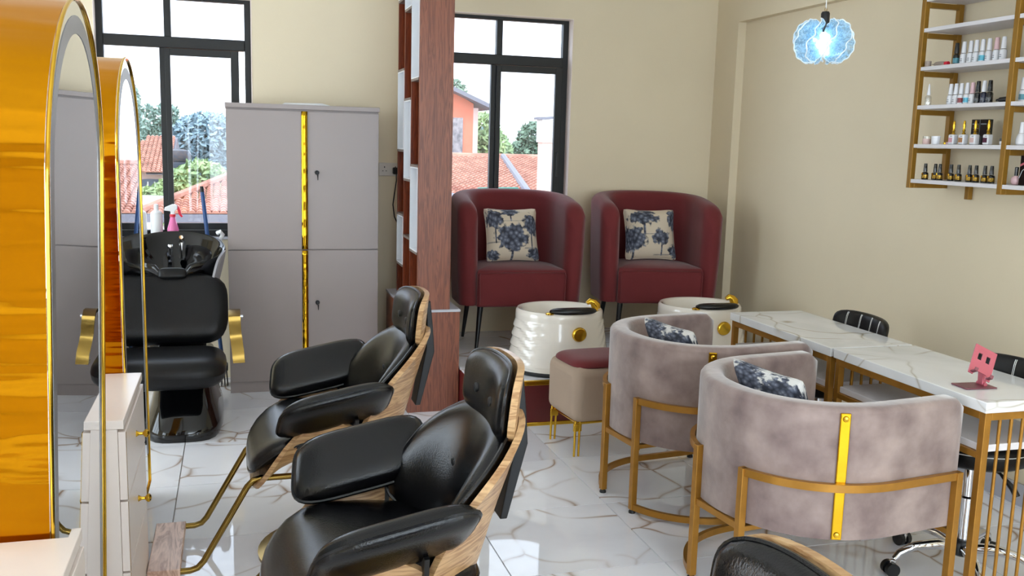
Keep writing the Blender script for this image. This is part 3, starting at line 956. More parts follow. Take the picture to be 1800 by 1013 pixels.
    part('column', G().lathe([(0.045, 0.03), (0.045, 0.22), (0.03, 0.225), (0.03, 0.38)], 20, (-0.06, 0, 0)), 'chrome', c)
    part('base', G().lathe([(0.29, 0.0), (0.29, 0.012), (0.22, 0.026), (0.07, 0.045), (0.05, 0.06)], 40, (-0.06, 0, 0)), 'bronze', c)
    # footrest
    fr = None
    for sy in (-1, 1):
        pts = [(-0.12, sy * 0.20, 0.372), (-0.34, sy * 0.20, 0.372), (-0.365, sy * 0.20, 0.365), (-0.385, sy * 0.20, 0.345)]
        pts += [(-0.535, sy * 0.20, 0.085), (-0.555, sy * 0.20, 0.063), (-0.58, sy * 0.20, 0.055), (-0.72, sy * 0.20, 0.055)]
        part('footrest_tube', G().tube(pts, 0.011, 10), 'bronze', c)
    part('footrest_board', G().box(-0.720, -0.612, -0.215, 0.215, 0.045, 0.070), 'board', c, bevel=0.003)
    return c
ch = styling_chair('black leather and oak styling chair nearest the white locker cabinet')
ch.location = (0.412, 3.46, 0)
clone(ch, (0.432, 2.335, 0), 0, 'black leather and oak styling chair in the middle of the row')
clone(ch, (0.50, 1.012, 0), 0, 'styling chair of which only the headrest shows at the lower edge')

# ================================================================== MIRRORS AND DRAWER UNITS
XM = -0.345
def arch_mirror(xm, yc, hw_, zs, lean, label):
    t = thing('arched_mirror', label, 'mirror', (xm, yc, 0.0), 0, 'arched styling mirrors')
    t.rotation_euler = (0, R(lean), 0)
    zb = 0.06
    def outline(hw_, zb_, zs_):
        pts = [(-hw_, zb_), (hw_, zb_)]
        n = 28
        for k in range(n + 1):
            a = PI * k / n
            pts.append((hw_ * math.cos(a), zs_ + hw_ * math.sin(a)))
        return pts
    # carcass wrapped in gold film
    part('gold_case', G().prism(outline(hw_, zb, zs), 'x', -0.155, -0.006), 'goldcase', t, ang=25)
    part('glass', G().prism(outline(hw_ - 0.003, zb + .003, zs), 'x', -0.006, -0.002), 'mirror', t, smooth=False)
    part('gold_trim', G().tube([(0.0, y, z) for (y, z) in outline(hw_ + 0.001, zb, zs)], 0.0045, 8, closed=True), 'brass', t)
    # frosted light band set in from the edge
    def ring(i0, i1):
        o, i_ = outline(hw_ - i0, 0.20, zs), outline(hw_ - i1, 0.20, zs)
        n = len(o)
        vs_ = [(-0.0022, y, z) for y, z in o] + [(-0.0022, y, z) for y, z in i_] + [(-0.0008, y, z) for y, z in o] + [(-0.0008, y, z) for y, z in i_]
        fs = []
        for k in range(n):
            if k == 0:
                continue
            j = (k + 1) % n
            fs += [(2 * n + k, 2 * n + j, 3 * n + j, 3 * n + k), (k, j, 2 * n + j, 2 * n + k), (n + k, n + j, 3 * n + j, 3 * n + k), (k, j, n + j, n + k)]
        return G().add(vs_, fs)
    part('light_band', ring(0.035, 0.075), 'frost', t, smooth=False)
    part('foot', G().box(-0.15, -0.01, -0.36, 0.36, 0.0, 0.062), 'white', t, smooth=False)
    return t
arch_mirror(-0.387, 2.40, 0.40, 1.445, 1.7, 'nearest tall arched mirror in a deep gold case, cut by the frame')
arch_mirror(-0.37, 3.79, 0.40, 1.42, 0.0, 'second arched gold cased mirror beside the shampoo chair')
def drawer_unit(ya, yb, yf, label):
    t = thing('drawer_unit', label, 'cabinet', (XM, ya, 0), 0, 'cream drawer units between the mirrors')
    D = yb - ya; F = yf - ya
    part('body', G().box(-0.21, 0.012, 0, D, 0.0, 0.710), 'vanity', t, smooth=False)
    part('top', G().prism([(-0.215, -0.004), (0.030, -0.004), (0.030, F), (0.010, F), (0.010, D), (-0.215, D)], 'z', 0.711, 0.737), 'vanity', t, smooth=False, bevel=0.002)
    for z0, z1, kn in ((0.495, 0.700, 1), (0.275, 0.489, 1), (0.02, 0.269, 0)):
        d = part('drawer', G().box(0.0125, 0.034, 0.006, F - .01, z0, z1), 'vanity', t, smooth=False, bevel=0.002)
        zc = (z0 + z1) / 2 + 0.01
        if kn:
            kg = G().lathe([(0.011, 0), (0.008, 0.004), (0.005, 0.010), (0.005, 0.020), (0.010, 0.024), (0.0135, 0.029), (0.0135, 0.033), (0.009, 0.038), (0.002, 0.040)], 16)
            kg.xf(Matrix.Rotation(R(90), 4, 'Y')).move((0.034, F * 0.50, zc))
            part('knob', kg, 'brass', d)
        part('edge_band', G().box(0.0345, 0.0352, 0.006, 0.010, z0, z1), 'brass', d, smooth=False)
    return t
drawer_unit(2.810, 3.383, 3.383, 'cream drawer unit with two brass knobs between the gold mirrors')
drawer_unit(1.55, 1.985, 2.03, 'cream topped drawer unit at the lower left corner of the picture')

# ================================================================== SHAMPOO UNIT
su = thing('shampoo_chair', 'black backwash chair with gloss black basin below the window', 'shampoo chair', (-0.335, 5.28, 0))
# glossy plinth: loft of rounded sections
def loft(secs, n=40, e=4.0, cap=True):
    vs_, fs = [], []
    for (cx, cy, z, rx, ry) in secs:
        for j in range(n):
            th = 2 * PI * j / n
            c, d = math.cos(th), math.sin(th)
            dn = (abs(c) ** e + abs(d) ** e) ** (1 / e)
            vs_.append((cx + rx * c / dn, cy + ry * d / dn, z if not callable(z) else z(cy + ry * d / dn)))
    for i in range(len(secs) - 1):
        for j in range(n):
            fs.append((i * n + j, i * n + (j + 1) % n, (i + 1) * n + (j + 1) % n, (i + 1) * n + j))
    if cap:
        fs += [tuple(range(n - 1, -1, -1)), tuple(range((len(secs) - 1) * n, len(secs) * n))]
    return G().add(vs_, fs)
part('plinth', loft([(0.06, 0.05, 0.0, 0.19, 0.44), (0.06, 0.05, 0.03, 0.20, 0.45), (0.06, 0.05, 0.07, 0.195, 0.44), (0.06, 0.08, 0.16, 0.165, 0.36), (0.06, 0.10, 0.28, 0.14, 0.28), (0.06, 0.12, 0.36, 0.15, 0.27)]), 'gloss', su, ang=60)
part('plinth_trim', G().tube([(0.02, -0.185, 0.275), (0.03, -0.20, 0.272), (0.10, -0.20, 0.272), (0.11, -0.185, 0.275)], 0.005, 8), 'bronze', su)
def S_ss(a, b):
    return (0.02 + 0.262 * a, -0.20 + 0.235 * b, 0.355 - 0.03 * max(0, -b - .55))
p = part('seat', G().pad(S_ss, 0.075, 0.085, e=5, na=48, nr=9, k=7), 'leather2', su)
def S_sb(a, b):
    return (0.0 + 0.292 * a * (1 - 0.10 * max(0, -b - .3)), 0.17 + 0.085 * b - 0.06 * a * a, 0.595 + 0.185 * b)
part('backrest', G().pad(S_sb, 0.07, 0.03, e=4.5, na=48, nr=9, k=6), 'leather2', su)
for sx in (-1, 1):
    xs = 0.02 + sx * 0.305
    pts = [(xs, 0.05, 0.60), (xs, -0.03, 0.605), (xs, -0.075, 0.585), (xs + sx * .002, -0.085, 0.54), (xs + sx * .004, -0.07, 0.50), (xs + sx * .010, -0.085, 0.45), (xs + sx * .016, -0.12, 0.40), (xs + sx * .02, -0.125, 0.35), (xs + sx * .02, -0.05, 0.345)]
    part('armrest', G().sweep(pts, SQ(0.016, 0.062), up=(1, 0, 0.0)), 'bronze', su, ang=50)
    part('arm_bolt', G().cyl((xs + sx * .025, -0.03, 0.58), (xs + sx * .045, -0.03, 0.58), 0.01, None, 10), 'chrome', su)
# basin
RIMZ = lambda y: 0.90 + 0.30 * (y - 0.42)
def bsec(s_, dz, n=56):
    pts = []
    for j in range(n):
        th = 2 * PI * j / n
        x = 0.272 * s_ * math.cos(th); y = 0.235 * s_ * math.sin(th)
        z = RIMZ(0.42 + y) + dz
        # neck notch at the front
        f = max(0.0, -math.sin(th))
        nt_ = max(0.0, 1 - (x / (0.085)) ** 2) if f > 0.6 else 0
        z -= 0.055 * nt_ ** 0.6 * min(1, s_ ** 6)
        pts.append((-0.0 + x, 0.42 + y, z))
    return pts
secs = [(0.55, -0.32), (0.74, -0.22), (0.95, -0.10), (1.03, -0.03), (1.04, -0.005), (1.02, 0.008), (0.98, 0.004), (0.94, -0.015), (0.88, -0.06), (0.72, -0.13), (0.45, -0.17), (0.1, -0.175)]
vs_, fs = [], []
for s_, dz in secs:
    vs_ += bsec(s_, dz)
n = 56
for i in range(len(secs) - 1):
    for j in range(n):
        fs.append((i * n + j, i * n + (j + 1) % n, (i + 1) * n + (j + 1) % n, (i + 1) * n + j))
fs += [tuple(range(n - 1, -1, -1)), tuple(range((len(secs) - 1) * n, len(secs) * n))]
bs = part('basin', G().add(vs_, fs), 'gloss', su, ang=70)
part('neck_rest', G().pad(lambda a, b: (0.075 * a, 0.185 + 0.012 * b, 0.79 + 0.03 * b), 0.02, 0.02, e=4, na=28, nr=6), 'leather2', bs)
part('tap', G().cyl((0.035, 0.56, 0.83), (0.035, 0.56, 0.93), 0.017, 0.02, 16).tube([(0.035, 0.56, .925), (0.035, 0.53, .955), (0.035, 0.49, .96)], [.017, .014, .011], 10), 'chrome', bs)
part('spray_head', G().lathe([(0.010, 0), (0.014, 0.03), (0.019, 0.05), (0.015, 0.062)], 14, (-0.03, 0.55, 0.85)), 'chrome', bs)
part('drain', G().lathe([(0.025, 0), (0.025, 0.004), (0.01, 0.006)], 16, (0, 0.42, 0.728)), 'chrome', bs)
part('pedestal', loft([(0, 0.44, 0.30, 0.17, 0.17), (0, 0.44, 0.45, 0.16, 0.16), (0, 0.44, 0.60, 0.17, 0.16)]), 'gloss', su, ang=60)
for sx in (-1, 1):
    def S_cv(a, b, sx=sx):
        return (sx * (0.248 + 0.028 * b - 0.03 * a * a), 0.40 + 0.22 * a, 0.78 + 0.115 * b)
    part('side_cover', G().pad(S_cv, 0.012, 0.012, e=4, na=32, nr=6, edge=0.5), 'greyp', su)
    part('rim_bracket', G().tube([(sx * 0.25, 0.60, 0.93), (sx * 0.265, 0.585, 0.965), (sx * 0.25, 0.565, 0.985), (sx * 0.235, 0.575, 0.975)], 0.013, 10), 'plast', su)

# bottles on the sill, spray bottle, broom
def pump_bottle(label, x, y, z, r, h):
    t = thing('bottle', label, 'bottle', (x, y, z))
    part('body', G().lathe([(r * .92, 0), (r, 0.008), (r, h * .82), (r * .9, h * .93), (r * .42, h), (r * .36, h + .01)], 24), 'plast', t)
    part('cap', G().lathe([(r * .38, h + .008), (r * .38, h + .035), (r * .2, h + .04)], 16), 'plast', t)
pump_bottle('white product bottle on the sill between mirror trim and spray bottle', -0.468, 6.262, 0.913, 0.036, 0.165)
pump_bottle('white product bottle on the sill hidden partly by the gold mirror trim', -0.558, 6.262, 0.913, 0.034, 0.165)
sp_ = thing('spray_bottle', 'pink spray bottle with red trigger on the sill', 'bottle', (-0.372, 6.262, 0.913))
part('body', G().lathe([(0.034, 0), (0.036, 0.01), (0.034, 0.05), (0.020, 0.10), (0.015, 0.125), (0.015, 0.14)], 20), 'pinkliq', sp_)
hd = part('spray_head', G().prism([(-.05, .165), (-.045, .185), (.0, .205), (.03, .200), (.03, .175), (.012, .160), (.012, .138), (-.012, .138), (-.012, .160)], 'y', -0.012, 0.012), 'plast', sp_, smooth=False, bevel=0.004)
part('trigger', G().tube([(.022, 0, .20), (.036, 0, .175), (.045, 0, .14), (.056, 0, .125)], [.008, .009, .008, .006], 10), 'redplast', sp_)
part('collar', G().lathe([(0.018, 0.125), (0.018, 0.142)], 18), 'redplast', sp_)
br = thing('broom', 'broom with dark blue handle and black bristles leaning behind the basin', 'broom', (-0.085, 6.03, 0))
part('handle', G().tube([(0, 0.0, 0.12), (-0.105, 0.14, 1.20)], 0.0125, 12), 'blue', br)
part('end_cap', G().tube([(-0.105, 0.14, 1.20), (-0.108, 0.1445, 1.235)], [0.0132, 0.011], 12), 'black', br)
bh = part('head', G().box(-0.03, 0.03, -0.05, 0.05, 0.10, 0.135), 'black', br, bevel=0.006)
g = G()
for i in range(12):
    for j in range(4):
        y = -0.045 + 0.0082 * i; x = -0.02 + 0.0133 * j
        g.cyl((x, y, 0.105), (x * 1.4 + rng.uniform(-.003, .003), y * 1.25, 0.002 + rng.uniform(0, .006)), 0.0035, 0.0015, 5)
part('bristles', g, 'black', bh, smooth=False)['kind'] = 'stuff'

# ================================================================== WALNUT DIVIDER SHELF
dv = thing('divider_shelf', 'tall walnut room divider with staggered white and red brown cells', 'shelf', (0, 0, 0))
DX0, DX1 = 0.985, 1.175
YV = [5.20, 5.445, 5.67, 5.90]
part('base_box', G().box(0.935, 1.235, 5.20, 6.0, 0.0, 0.585), 'walnut', dv, smooth=False, bevel=0.002)
part('base_top', G().box(0.932, 1.238, 5.196, 6.004, 0.585, 0.600), 'skirt', dv, smooth=False, bevel=0.002)
part('end_panel', G().box(DX0, DX1, 5.20, 5.222, 0.600, ZC), 'walnut', dv, smooth=False, bevel=0.0015)
part('right_panel', G().box(DX1 - 0.018, DX1, 5.222, 5.915, 0.600, ZC), 'walnut', dv, smooth=False)
for k in (1, 2, 3):
    part('upright', G().box(DX0, DX1 - 0.018, YV[k], YV[k] + 0.016, 0.600, ZC), 'cherry', dv, smooth=False)
bays = [(5.222, YV[1], [0.60, 0.92, 1.41, 1.89, 2.42, ZC], [0, 1, 0, 1, 0]),
        (YV[1] + .016, YV[2], [0.60, 0.98, 1.32, 1.79, 2.30, ZC], [0, 0, 1, 0, 1]),
        (YV[2] + .016, YV[3], [0.60, 0.79, 1.10, 1.49, 1.97, 2.38, ZC], [0, 1, 0, 1, 0, 1])]
for (ya, yb, zs, wh) in bays:
    for k in range(len(zs) - 1):
        z0, z1 = zs[k] + 0.007, zs[k + 1] - 0.007
        if k:
            part('shelf_board', G().box(DX0 - 0.004, DX1 - 0.02, ya, yb, zs[k] - 0.007, zs[k] + 0.007), 'edge', dv, smooth=False)
        if wh[k]:
            t = 0.006
            g = G()
            g.box(DX0 - .004, DX1 - .03, ya + .0005, ya + t, z0, z1); g.box(DX0 - .004, DX1 - .03, yb - t, yb - .0005, z0, z1)
            g.box(DX0 - .004, DX1 - .03, ya + t, yb - t, z0, z0 + t); g.box(DX0 - .004, DX1 - .03, ya + t, yb - t, z1 - t, z1)
            g.box(DX1 - .036, DX1 - .03, ya + t, yb - t, z0 + t, z1 - t)
            part('white_cell', g, 'whitebox', dv, smooth=False)
        else:
            part('cell_back', G().box(DX1 - .036, DX1 - .03, ya + .001, yb - .001, z0, z1), 'cherry', dv, smooth=False)
# socket on the back wall
so_ = thing('wall_socket', 'double wall socket with black plug between cabinet and divider', 'socket', (0.985, YB, 1.36))
part('plate', G().box(-0.073, 0.073, -0.012, 0, -0.043, 0.043), 'socket', so_, bevel=0.004)
for dx in (-0.036, 0.036):
    part('pin_hole', G().box(dx - .003, dx + .003, -0.0135, -0.0118, 0.010, 0.020), 'black', so_, smooth=False)
    for ex in (-0.011, 0.011):
        part('pin_hole', G().box(dx + ex - .004, dx + ex + .004, -0.0135, -0.0118, -0.012, -0.008), 'black', so_, smooth=False)
pg_ = thing('power_plug', 'black power plug with a looping cable at the wall socket', 'plug', (1.02, YB - 0.0135, 1.352))
part('body', G().box(-0.02, 0.02, -0.045, 0, -0.022, 0.022), 'black', pg_, bevel=0.008)
part('cable', G().tube([(0, -0.04, -0.015), (0.0, -0.05, -0.06), (-0.012, -0.045, -0.15), (-0.02, -0.04, -0.22), (-0.01, -0.04, -0.30), (0.02, -0.035, -0.36), (0.04, -0.03, -0.55)], 0.004, 8), 'black', pg_)

# ================================================================== RED ARMCHAIRS
def upath(Rr, La, n=26, sq=2.35):
    """U open towards +x: arms of length La, rounded back (superellipse)"""
    pts = [(La * (1 - k / 6), -Rr) for k in range(6)]
    for k in range(n + 1):
        a = -PI / 2 - PI * k / n
        c, d = math.cos(a), math.sin(a)
        dn = (abs(c) ** sq + abs(d) ** sq) ** (1 / sq)
        pts.append((Rr * c / dn, Rr * d / dn))
    pts += [(La * (k / 6), Rr) for k in range(1, 7)]
    return pts
def fill(path, z0, z1, scl, xmax, dome=0.0, n=7):
    """solid cushion filling the inside of a plan outline"""
    P = [(min(x, xmax) * 1.0, y * scl) for x, y in [(p[0] * (scl if p[0] < 0 else 1), p[1]) for p in path]]
    cx = sum(p[0] for p in P) / len(P)
    vs_, fs = [], []
    k = len(P)
    lv = [(1.0, z0), (1.0, z1 - 0.025), (0.992, z1 - 0.010), (0.965, z1), (0.6, z1 + dome), (0.25, z1 + dome * 1.2)]
    for s_, z in lv:
        for (x, y) in P:
            vs_.append((cx + (x - cx) * s_, y * s_, z))
    for i in range(len(lv) - 1):
        for j in range(k):
            fs.append((i * k + j, i * k + (j + 1) % k, (i + 1) * k + (j + 1) % k, (i + 1) * k + j))
    fs += [tuple(range(k - 1, -1, -1)), tuple(range((len(lv) - 1) * k, len(lv) * k))]
    return G().add(vs_, fs)
def red_chair(label):
    c = thing('tub_armchair', label, 'armchair', (0, 0, 0), 0, 'burgundy tub armchairs on the platform')
    path = upath(0.345, 0.275)
    part('tub_back', G().uwall(path, 0.295, lambda s: 0.990 - 0.085 * abs(2 * s - 1) ** 2.5, 0.125, rnd_end=0.12, taper=0.05, flat=0.12, ctr=(-0.05, 0)), 'red', c, ang=60)
    part('seat', fill(upath(0.285, 0.28), 0.29, 0.515, 1.0, 0.255, dome=0.018), 'red', c, ang=50)
    part('front_panel', G().box(0.235, 0.268, -0.283, 0.283, 0.285, 0.500), 'red', c, bevel=0.015, seg=3)
    part('seam_piping', G().tube([(0.268, -0.27, 0.3), (0.272, -0.275, 0.48), (0.270, -0.268, 0.502), (0.272, -0.1, 0.508), (0.272, 0.1, 0.508), (0.270, 0.268, 0.502), (0.272, 0.275, 0.48), (0.268, 0.27, 0.3)], 0.0045, 8), 'red', c)
    for sx, sy in ((1, -1), (1, 1), (-1, -1), (-1, 1)):
        xt, yt = (0.20 if sx > 0 else -0.20), 0.25 * sy
        part('leg', G().cyl((xt, yt, 0.30), (xt + sx * 0.035, yt + 0.03 * sy, 0.0), 0.019, 0.010, 14), 'black', c)
    return c
rc = red_chair('burgundy tub armchair in front of the window')
rc.location = (1.725, 5.80, PLZ + 0.0035)
rc.rotation_euler = (0, 0, R(-93))
clone(rc, (2.69, 5.795, PLZ + 0.0035), R(-98), 'burgundy tub armchair in the corner by the right wall')

def cushion(label, w_, h_, t_, mt, loc, rot, group):
    def S(a, b):
        k = 1 - 0.07 * (1 - abs(b) ** 2) * abs(a) ** 3; j = 1 - 0.07 * (1 - abs(a) ** 2) * abs(b) ** 3
        return (w_ / 2 * a * k, 0.0, h_ / 2 * b * j)
    o = part('cushion', G().pad(S, t_ / 2, t_ / 2, e=22, na=72, nr=10, k=2.6, q=1.5), mt)
    o.location = loc
    o.rotation_euler = rot
    tag(o, label, 'cushion', group)
    part('seam', G().rim(S, 0.003, e=22, na=72), mt, o)
    return o
GC = 'toile print scatter cushions'
cushion('tree print cushion on the burgundy armchair before the window', 0.36, 0.35, 0.13, 'toile_a', (1.72, 5.84, PLZ + 0.545 + 0.165), (R(-17), 0, R(2)), GC)
cushion('tree print cushion on the burgundy armchair in the corner', 0.36, 0.35, 0.13, 'toile_b', (2.70, 5.85, PLZ + 0.545 + 0.165), (R(-17), 0, R(-6)), GC)

# ================================================================== FOOT SPA TUBS
def foot_spa(label):
    t = thing('foot_spa', label, 'foot spa', (0, 0, 0), 0, 'cream pedicure tubs on the platform')
    # fluted body: rings swirl around the tub
    n = 72
    lv = [(0.0, 0.275), (0.02, 0.284), (0.05, 0.287), (0.10, 0.283), (0.15, 0.277), (0.20, 0.270), (0.25, 0.262), (0.30, 0.256), (0.322, 0.256), (0.345, 0.254), (0.355, 0.246), (0.353, 0.228), (0.340, 0.218), (0.25, 0.195), (0.12, 0.165), (0.10, 0.12), (0.098, 0.02)]
    vs_, fs = [], []
    fine = []
    for i in range(len(lv) - 1):
        (za, ra), (zb, rb) = lv[i], lv[i + 1]
        m_ = 12 if i < 8 else 1
        for k in range(m_):
            f = k / m_
            fine.append((za + (zb - za) * f, ra + (rb - ra) * f, i < 8))
    fine.append(lv[-1] + (False,))
    for (z, r, out) in fine:
        for j in range(n):
            th = 2 * PI * j / n
            rr = r
            if out and 0.03 < z < 0.30:
                fr_ = abs(((th + PI / 2 + PI) % (2 * PI)) - PI)      # angle away from the front (-y)
                amp = 0.020 * min(1.0, max(0.0, (fr_ - 0.55) / 0.5))
                zz = z + 0.16 * max(0, 1.3 - fr_)
                ph = ((zz - 0.03) / 0.054) % 1.0
                rr = r + amp * 0.60 * ((1 - ph) * min(1.0, ph / 0.16)) - amp * 0.15
            vs_.append((rr * math.cos(th) * 1.0, rr * math.sin(th) * 0.93, z))
    k = len(fine)
    for i in range(k - 1):
        for j in range(n):
            fs.append((i * n + j, i * n + (j + 1) % n, (i + 1) * n + (j + 1) % n, (i + 1) * n + j))
    fs += [tuple(range(n - 1, -1, -1)), tuple(range((k - 1) * n, k * n))]
    part('tub', G().add(vs_, fs), 'cream', t, ang=55)
    part('foot_ring', G().lathe([(0.268, 0.0), (0.291, 0.0), (0.293, 0.012), (0.286, 0.02)], 56, (0, 0, -0.001), 1, 0.93), 'black', t)
    part('foot_pad', G().pad(lambda a, b: (0.015 + 0.140 * a, -0.212 + 0.034 * b + 0.02 * a * a, 0.366), 0.022, 0.016, e=3, na=36, nr=6, k=5), 'leather', t)
    part('dial', G().lathe([(0.038, 0), (0.042, 0.006), (0.042, 0.018), (0.036, 0.026), (0.01, 0.028)], 24).xf(Matrix.Rotation(R(90 + 8), 4, 'X')).move((0.035, -0.240, 0.245)), 'brass', t)
    part('drain_cap', G().lathe([(0.024, 0), (0.024, 0.006), (0.016, 0.010), (0.004, 0.011)], 20, (-0.125, -0.195, 0.352)), 'brass', t)
    fc = part('tap', G().tube([(0.205, -0.05, 0.335), (0.204, -0.05, 0.365), (0.190, -0.05, 0.390), (0.170, -0.05, 0.397), (0.150, -0.05, 0.385)], [.021, .023, .022, .018, .012], 12), 'brass', t)
    part('handle', G().tube([(0.195, -0.05, 0.390), (0.218, -0.05, 0.375), (0.226, -0.05, 0.352)], [.018, .016, .010], 10), 'brass', fc)
    return t
fs1 = foot_spa('cream pedicure tub in front, with gold dial and black foot pad')
fs1.location = (1.805, 5.10, PLZ + 0.0045)
clone(fs1, (2.73, 5.14, PLZ + 0.0045), 0, 'cream pedicure tub half hidden behind the grey velvet chair')

# ================================================================== OTTOMAN
ot = thing('ottoman', 'beige cube ottoman with burgundy top and slim gold legs', 'ottoman', (1.79, 4.44, 0), R(5))
part('body', G().box(-0.205, 0.205, -0.18, 0.18, 0.175, 0.462), 'beige', ot, bevel=0.05, seg=5)
part('top_pad', G().pad(lambda a, b: (0.192 * a, 0.168 * b, 0.457), 0.036, 0.012, e=5, na=44, nr=8, k=6), 'red', ot)
part('frame', G().tube([(-0.17, -0.145, 0.172), (0.17, -0.145, 0.172), (0.17, 0.145, 0.172), (-0.17, 0.145, 0.172)], 0.008, 8, closed=True), 'brass', ot)
for sx in (-1, 1):
    for sy in (-1, 1):
        for d in (-0.012, 0.012):
            part('leg', G().cyl((sx * 0.17 + d, sy * 0.145, 0.185), (sx * 0.173 + d, sy * 0.148, 0.0), 0.0065, 0.0055, 10), 'brass', ot)
        part('leg_plate', G().box(sx * .17 - .022, sx * .17 + .022, sy * .145 - .006, sy * .145 + .006, 0.13, 0.170), 'brass', ot, bevel=.002)

# ================================================================== GREY VELVET BARREL CHAIRS
def barrel_chair(label):
    c = thing('barrel_chair', label, 'armchair', (0, 0, 0), 0, 'grey velvet barrel chairs at the desks')
    RO, T = 0.395, 0.085
    path = upath(RO - T / 2, 0.315, sq=2.15)
    p = part('barrel_back', G().uwall(path, 0.315, 0.755, T, rnd_end=0.035, flat=0.45, nseg=4), 'velvet', c, ang=60)
    for o_, zz in ((T / 2 - 0.004, 0.735), (-T / 2 + 0.004, 0.735)):
        pts = []
        P = [Vector((q[0], q[1], 0)) for q in path]
        for i in range(2, len(P) - 2):
            d = (P[i + 1] - P[i - 1]).normalized()
            pts.append(P[i] + Vector((-d.y, d.x, 0)) * o_ + Vector((0, 0, zz)))
        part('piping', G().tube(pts, 0.0035, 6), 'velvet', p)
    part('seat', fill(upath(RO - T - .003, 0.31), 0.325, 0.485, 1.0, 0.30, dome=0.025), 'velvet', c, ang=50)
    part('underside', fill(upath(RO - .09, 0.28), 0.307, 0.33, 1.0, 0.28), 'black', c, ang=50)
    # brass strips down both flanks
    for sy in (-1, 1):
        a = PI - sy * R(90 - 28) if sy > 0 else PI + R(90 - 28)
        cx, cy = (RO + 0.002) * math.cos(a), (RO + 0.002) * math.sin(a)
        dn = (abs(math.cos(a)) ** 2.15 + abs(math.sin(a)) ** 2.15) ** (1 / 2.15)
        cx /= dn; cy /= dn
        st = G().box(-0.0165, 0.0165, -0.005, 0.005, 0.318, 0.738)
        st.xf(Matrix.Rotation(a + PI / 2, 4, 'Z')).move((cx, cy, 0))
        q = part('brass_strip', st, 'gold', c, smooth=False, bevel=0.003)
        for zz in (0.335, 0.72):
            part('stud', G().lathe([(0.010, 0), (0.008, 0.004), (0.002, 0.006)], 12).xf(Matrix.Rotation(R(90), 4, 'X')).xf(Matrix.Rotation(a + PI / 2 + (PI if sy > 0 else 0) + (0 if sy < 0 else 0), 4, 'Z')).move((cx * 1.015, cy * 1.015, zz)), 'brass', q)
    # steel loops either side of the back, joined by cross bars
    rr = 0.408
    w_ = 0.026
    for sy in (-1, 1):
        A0, A1 = R(18), R(90)
        arc_pts = []
        for k in range(25):
            a = PI + (A0 + (A1 - A0) * k / 24) * (1 if sy < 0 else -1)
            x, y = rr * math.cos(a), rr * math.sin(a)
            dn = (abs(math.cos(a)) ** 2.15 + abs(math.sin(a)) ** 2.15) ** (1 / 2.15)
            arc_pts.append((x / dn, y / dn))
        # straight run along the arm
        arc_pts.append((0.27, arc_pts[-1][1]))
        part('upper_rail', G().sweep([(x, y, 0.495) for x, y in arc_pts], SQ(0.018, w_)), 'goldpaint', c, ang=40)
        part('floor_rail', G().sweep([(x, y, 0.028) for x, y in arc_pts], SQ(0.018, w_)), 'goldpaint', c, ang=40)
        for (x, y) in (arc_pts[0], arc_pts[-1]):
            part('post', G().box(x - .013, x + .013, y - .013, y + .013, 0.016, 0.508), 'goldpaint', c, smooth=False, bevel=0.002)
            part('foot', G().lathe([(0.015, 0.0), (0.015, 0.008), (0.008, 0.017)], 14, (x, y, 0)), 'black', c)
    xb, yb = rr * math.cos(PI + R(18)), rr * math.sin(PI + R(18))
    part('cross_bar', G().box(xb - .012, xb + .012, yb, -yb, 0.288, 0.312), 'goldpaint', c, smooth=False, bevel=0.002)
    part('cross_bar', G().box(0.258, 0.282, -rr, rr, 0.285, 0.305), 'goldpaint', c, smooth=False, bevel=0.002)
    for sy in (-1, 1):
        part('seat_bar', G().box(xb, 0.27, sy * 0.127 - .012, sy * .127 + .012, 0.285, 0.304), 'goldpaint', c, smooth=False, bevel=0.002)
    return c
gc = barrel_chair('grey velvet barrel chair at the near marble desk')
gc.location = (1.98, 2.835, 0)
gc.rotation_euler = (0, 0, R(7.5))
clone(gc, (1.985, 3.712, 0), R(7.5), 'grey velvet barrel chair at the far marble desk')
cushion('blue print cushion in the velvet chair at the near desk', 0.36, 0.32, 0.11, 'toile_c', (1.825, 2.82, 0.655), (R(-24), 0, R(99)), GC)
cushion('blue print cushion in the velvet chair at the far desk', 0.36, 0.32, 0.11, 'toile_c', (1.845, 3.645, 0.655), (R(-24), 0, R(99)), GC)

# ================================================================== DESKS
def desk(label):
    t = thing('manicure_desk', label, 'desk', (0, 0, 0), 0, 'marble topped manicure desks')
    # origin: near front corner; x across (0..0.40), y along (0..0.83)
    Wd, Ln = 0.40, 0.83
    part('marble_top', G().box(0, Wd, 0, Ln, 0.715, 0.752), 'desk', t, bevel=0.002)
    part('lower_shelf', G().box(0.02, Wd - .02, 0.02, Ln - .02, 0.575, 0.600), 'shelf', t, bevel=0.002)
    s_ = 0.026
    for x in (0.008, Wd - .008 - s_):
        for y in (0.008, Ln - .008 - s_):
            part('leg', G().box(x, x + s_, y, y + s_, 0.0, 0.713), 'goldpaint', t, smooth=False, bevel=0.002)
        part('side_bar', G().box(x, x + s_, 0.034, Ln - .034, 0.687, 0.713), 'goldpaint', t, smooth=False, bevel=0.002)
        part('shelf_bar', G().box(x, x + s_, 0.034, Ln - .034, 0.552, 0.574), 'goldpaint', t, smooth=False, bevel=0.002)
    for y in (0.008, Ln - .008 - s_):
        part('end_bar', G().box(0.034, Wd - .034, y, y + s_, 0.687, 0.713), 'goldpaint', t, smooth=False, bevel=0.002)
        part('end_bar', G().box(0.034, Wd - .034, y, y + s_, 0.0, 0.02), 'goldpaint', t, smooth=False, bevel=0.002)
        for k in range(6):
            x = 0.034 + (Wd - .068) * (k + 1) / 7
            part('rod', G().cyl((x, y + s_ / 2, 0.018), (x, y + s_ / 2, 0.69), 0.006, None, 10), 'goldpaint', t)
    return t
d1 = desk('marble topped manicure desk nearer the camera, holding the phone stand')
d1.location = (2.355, 2.43, 0)
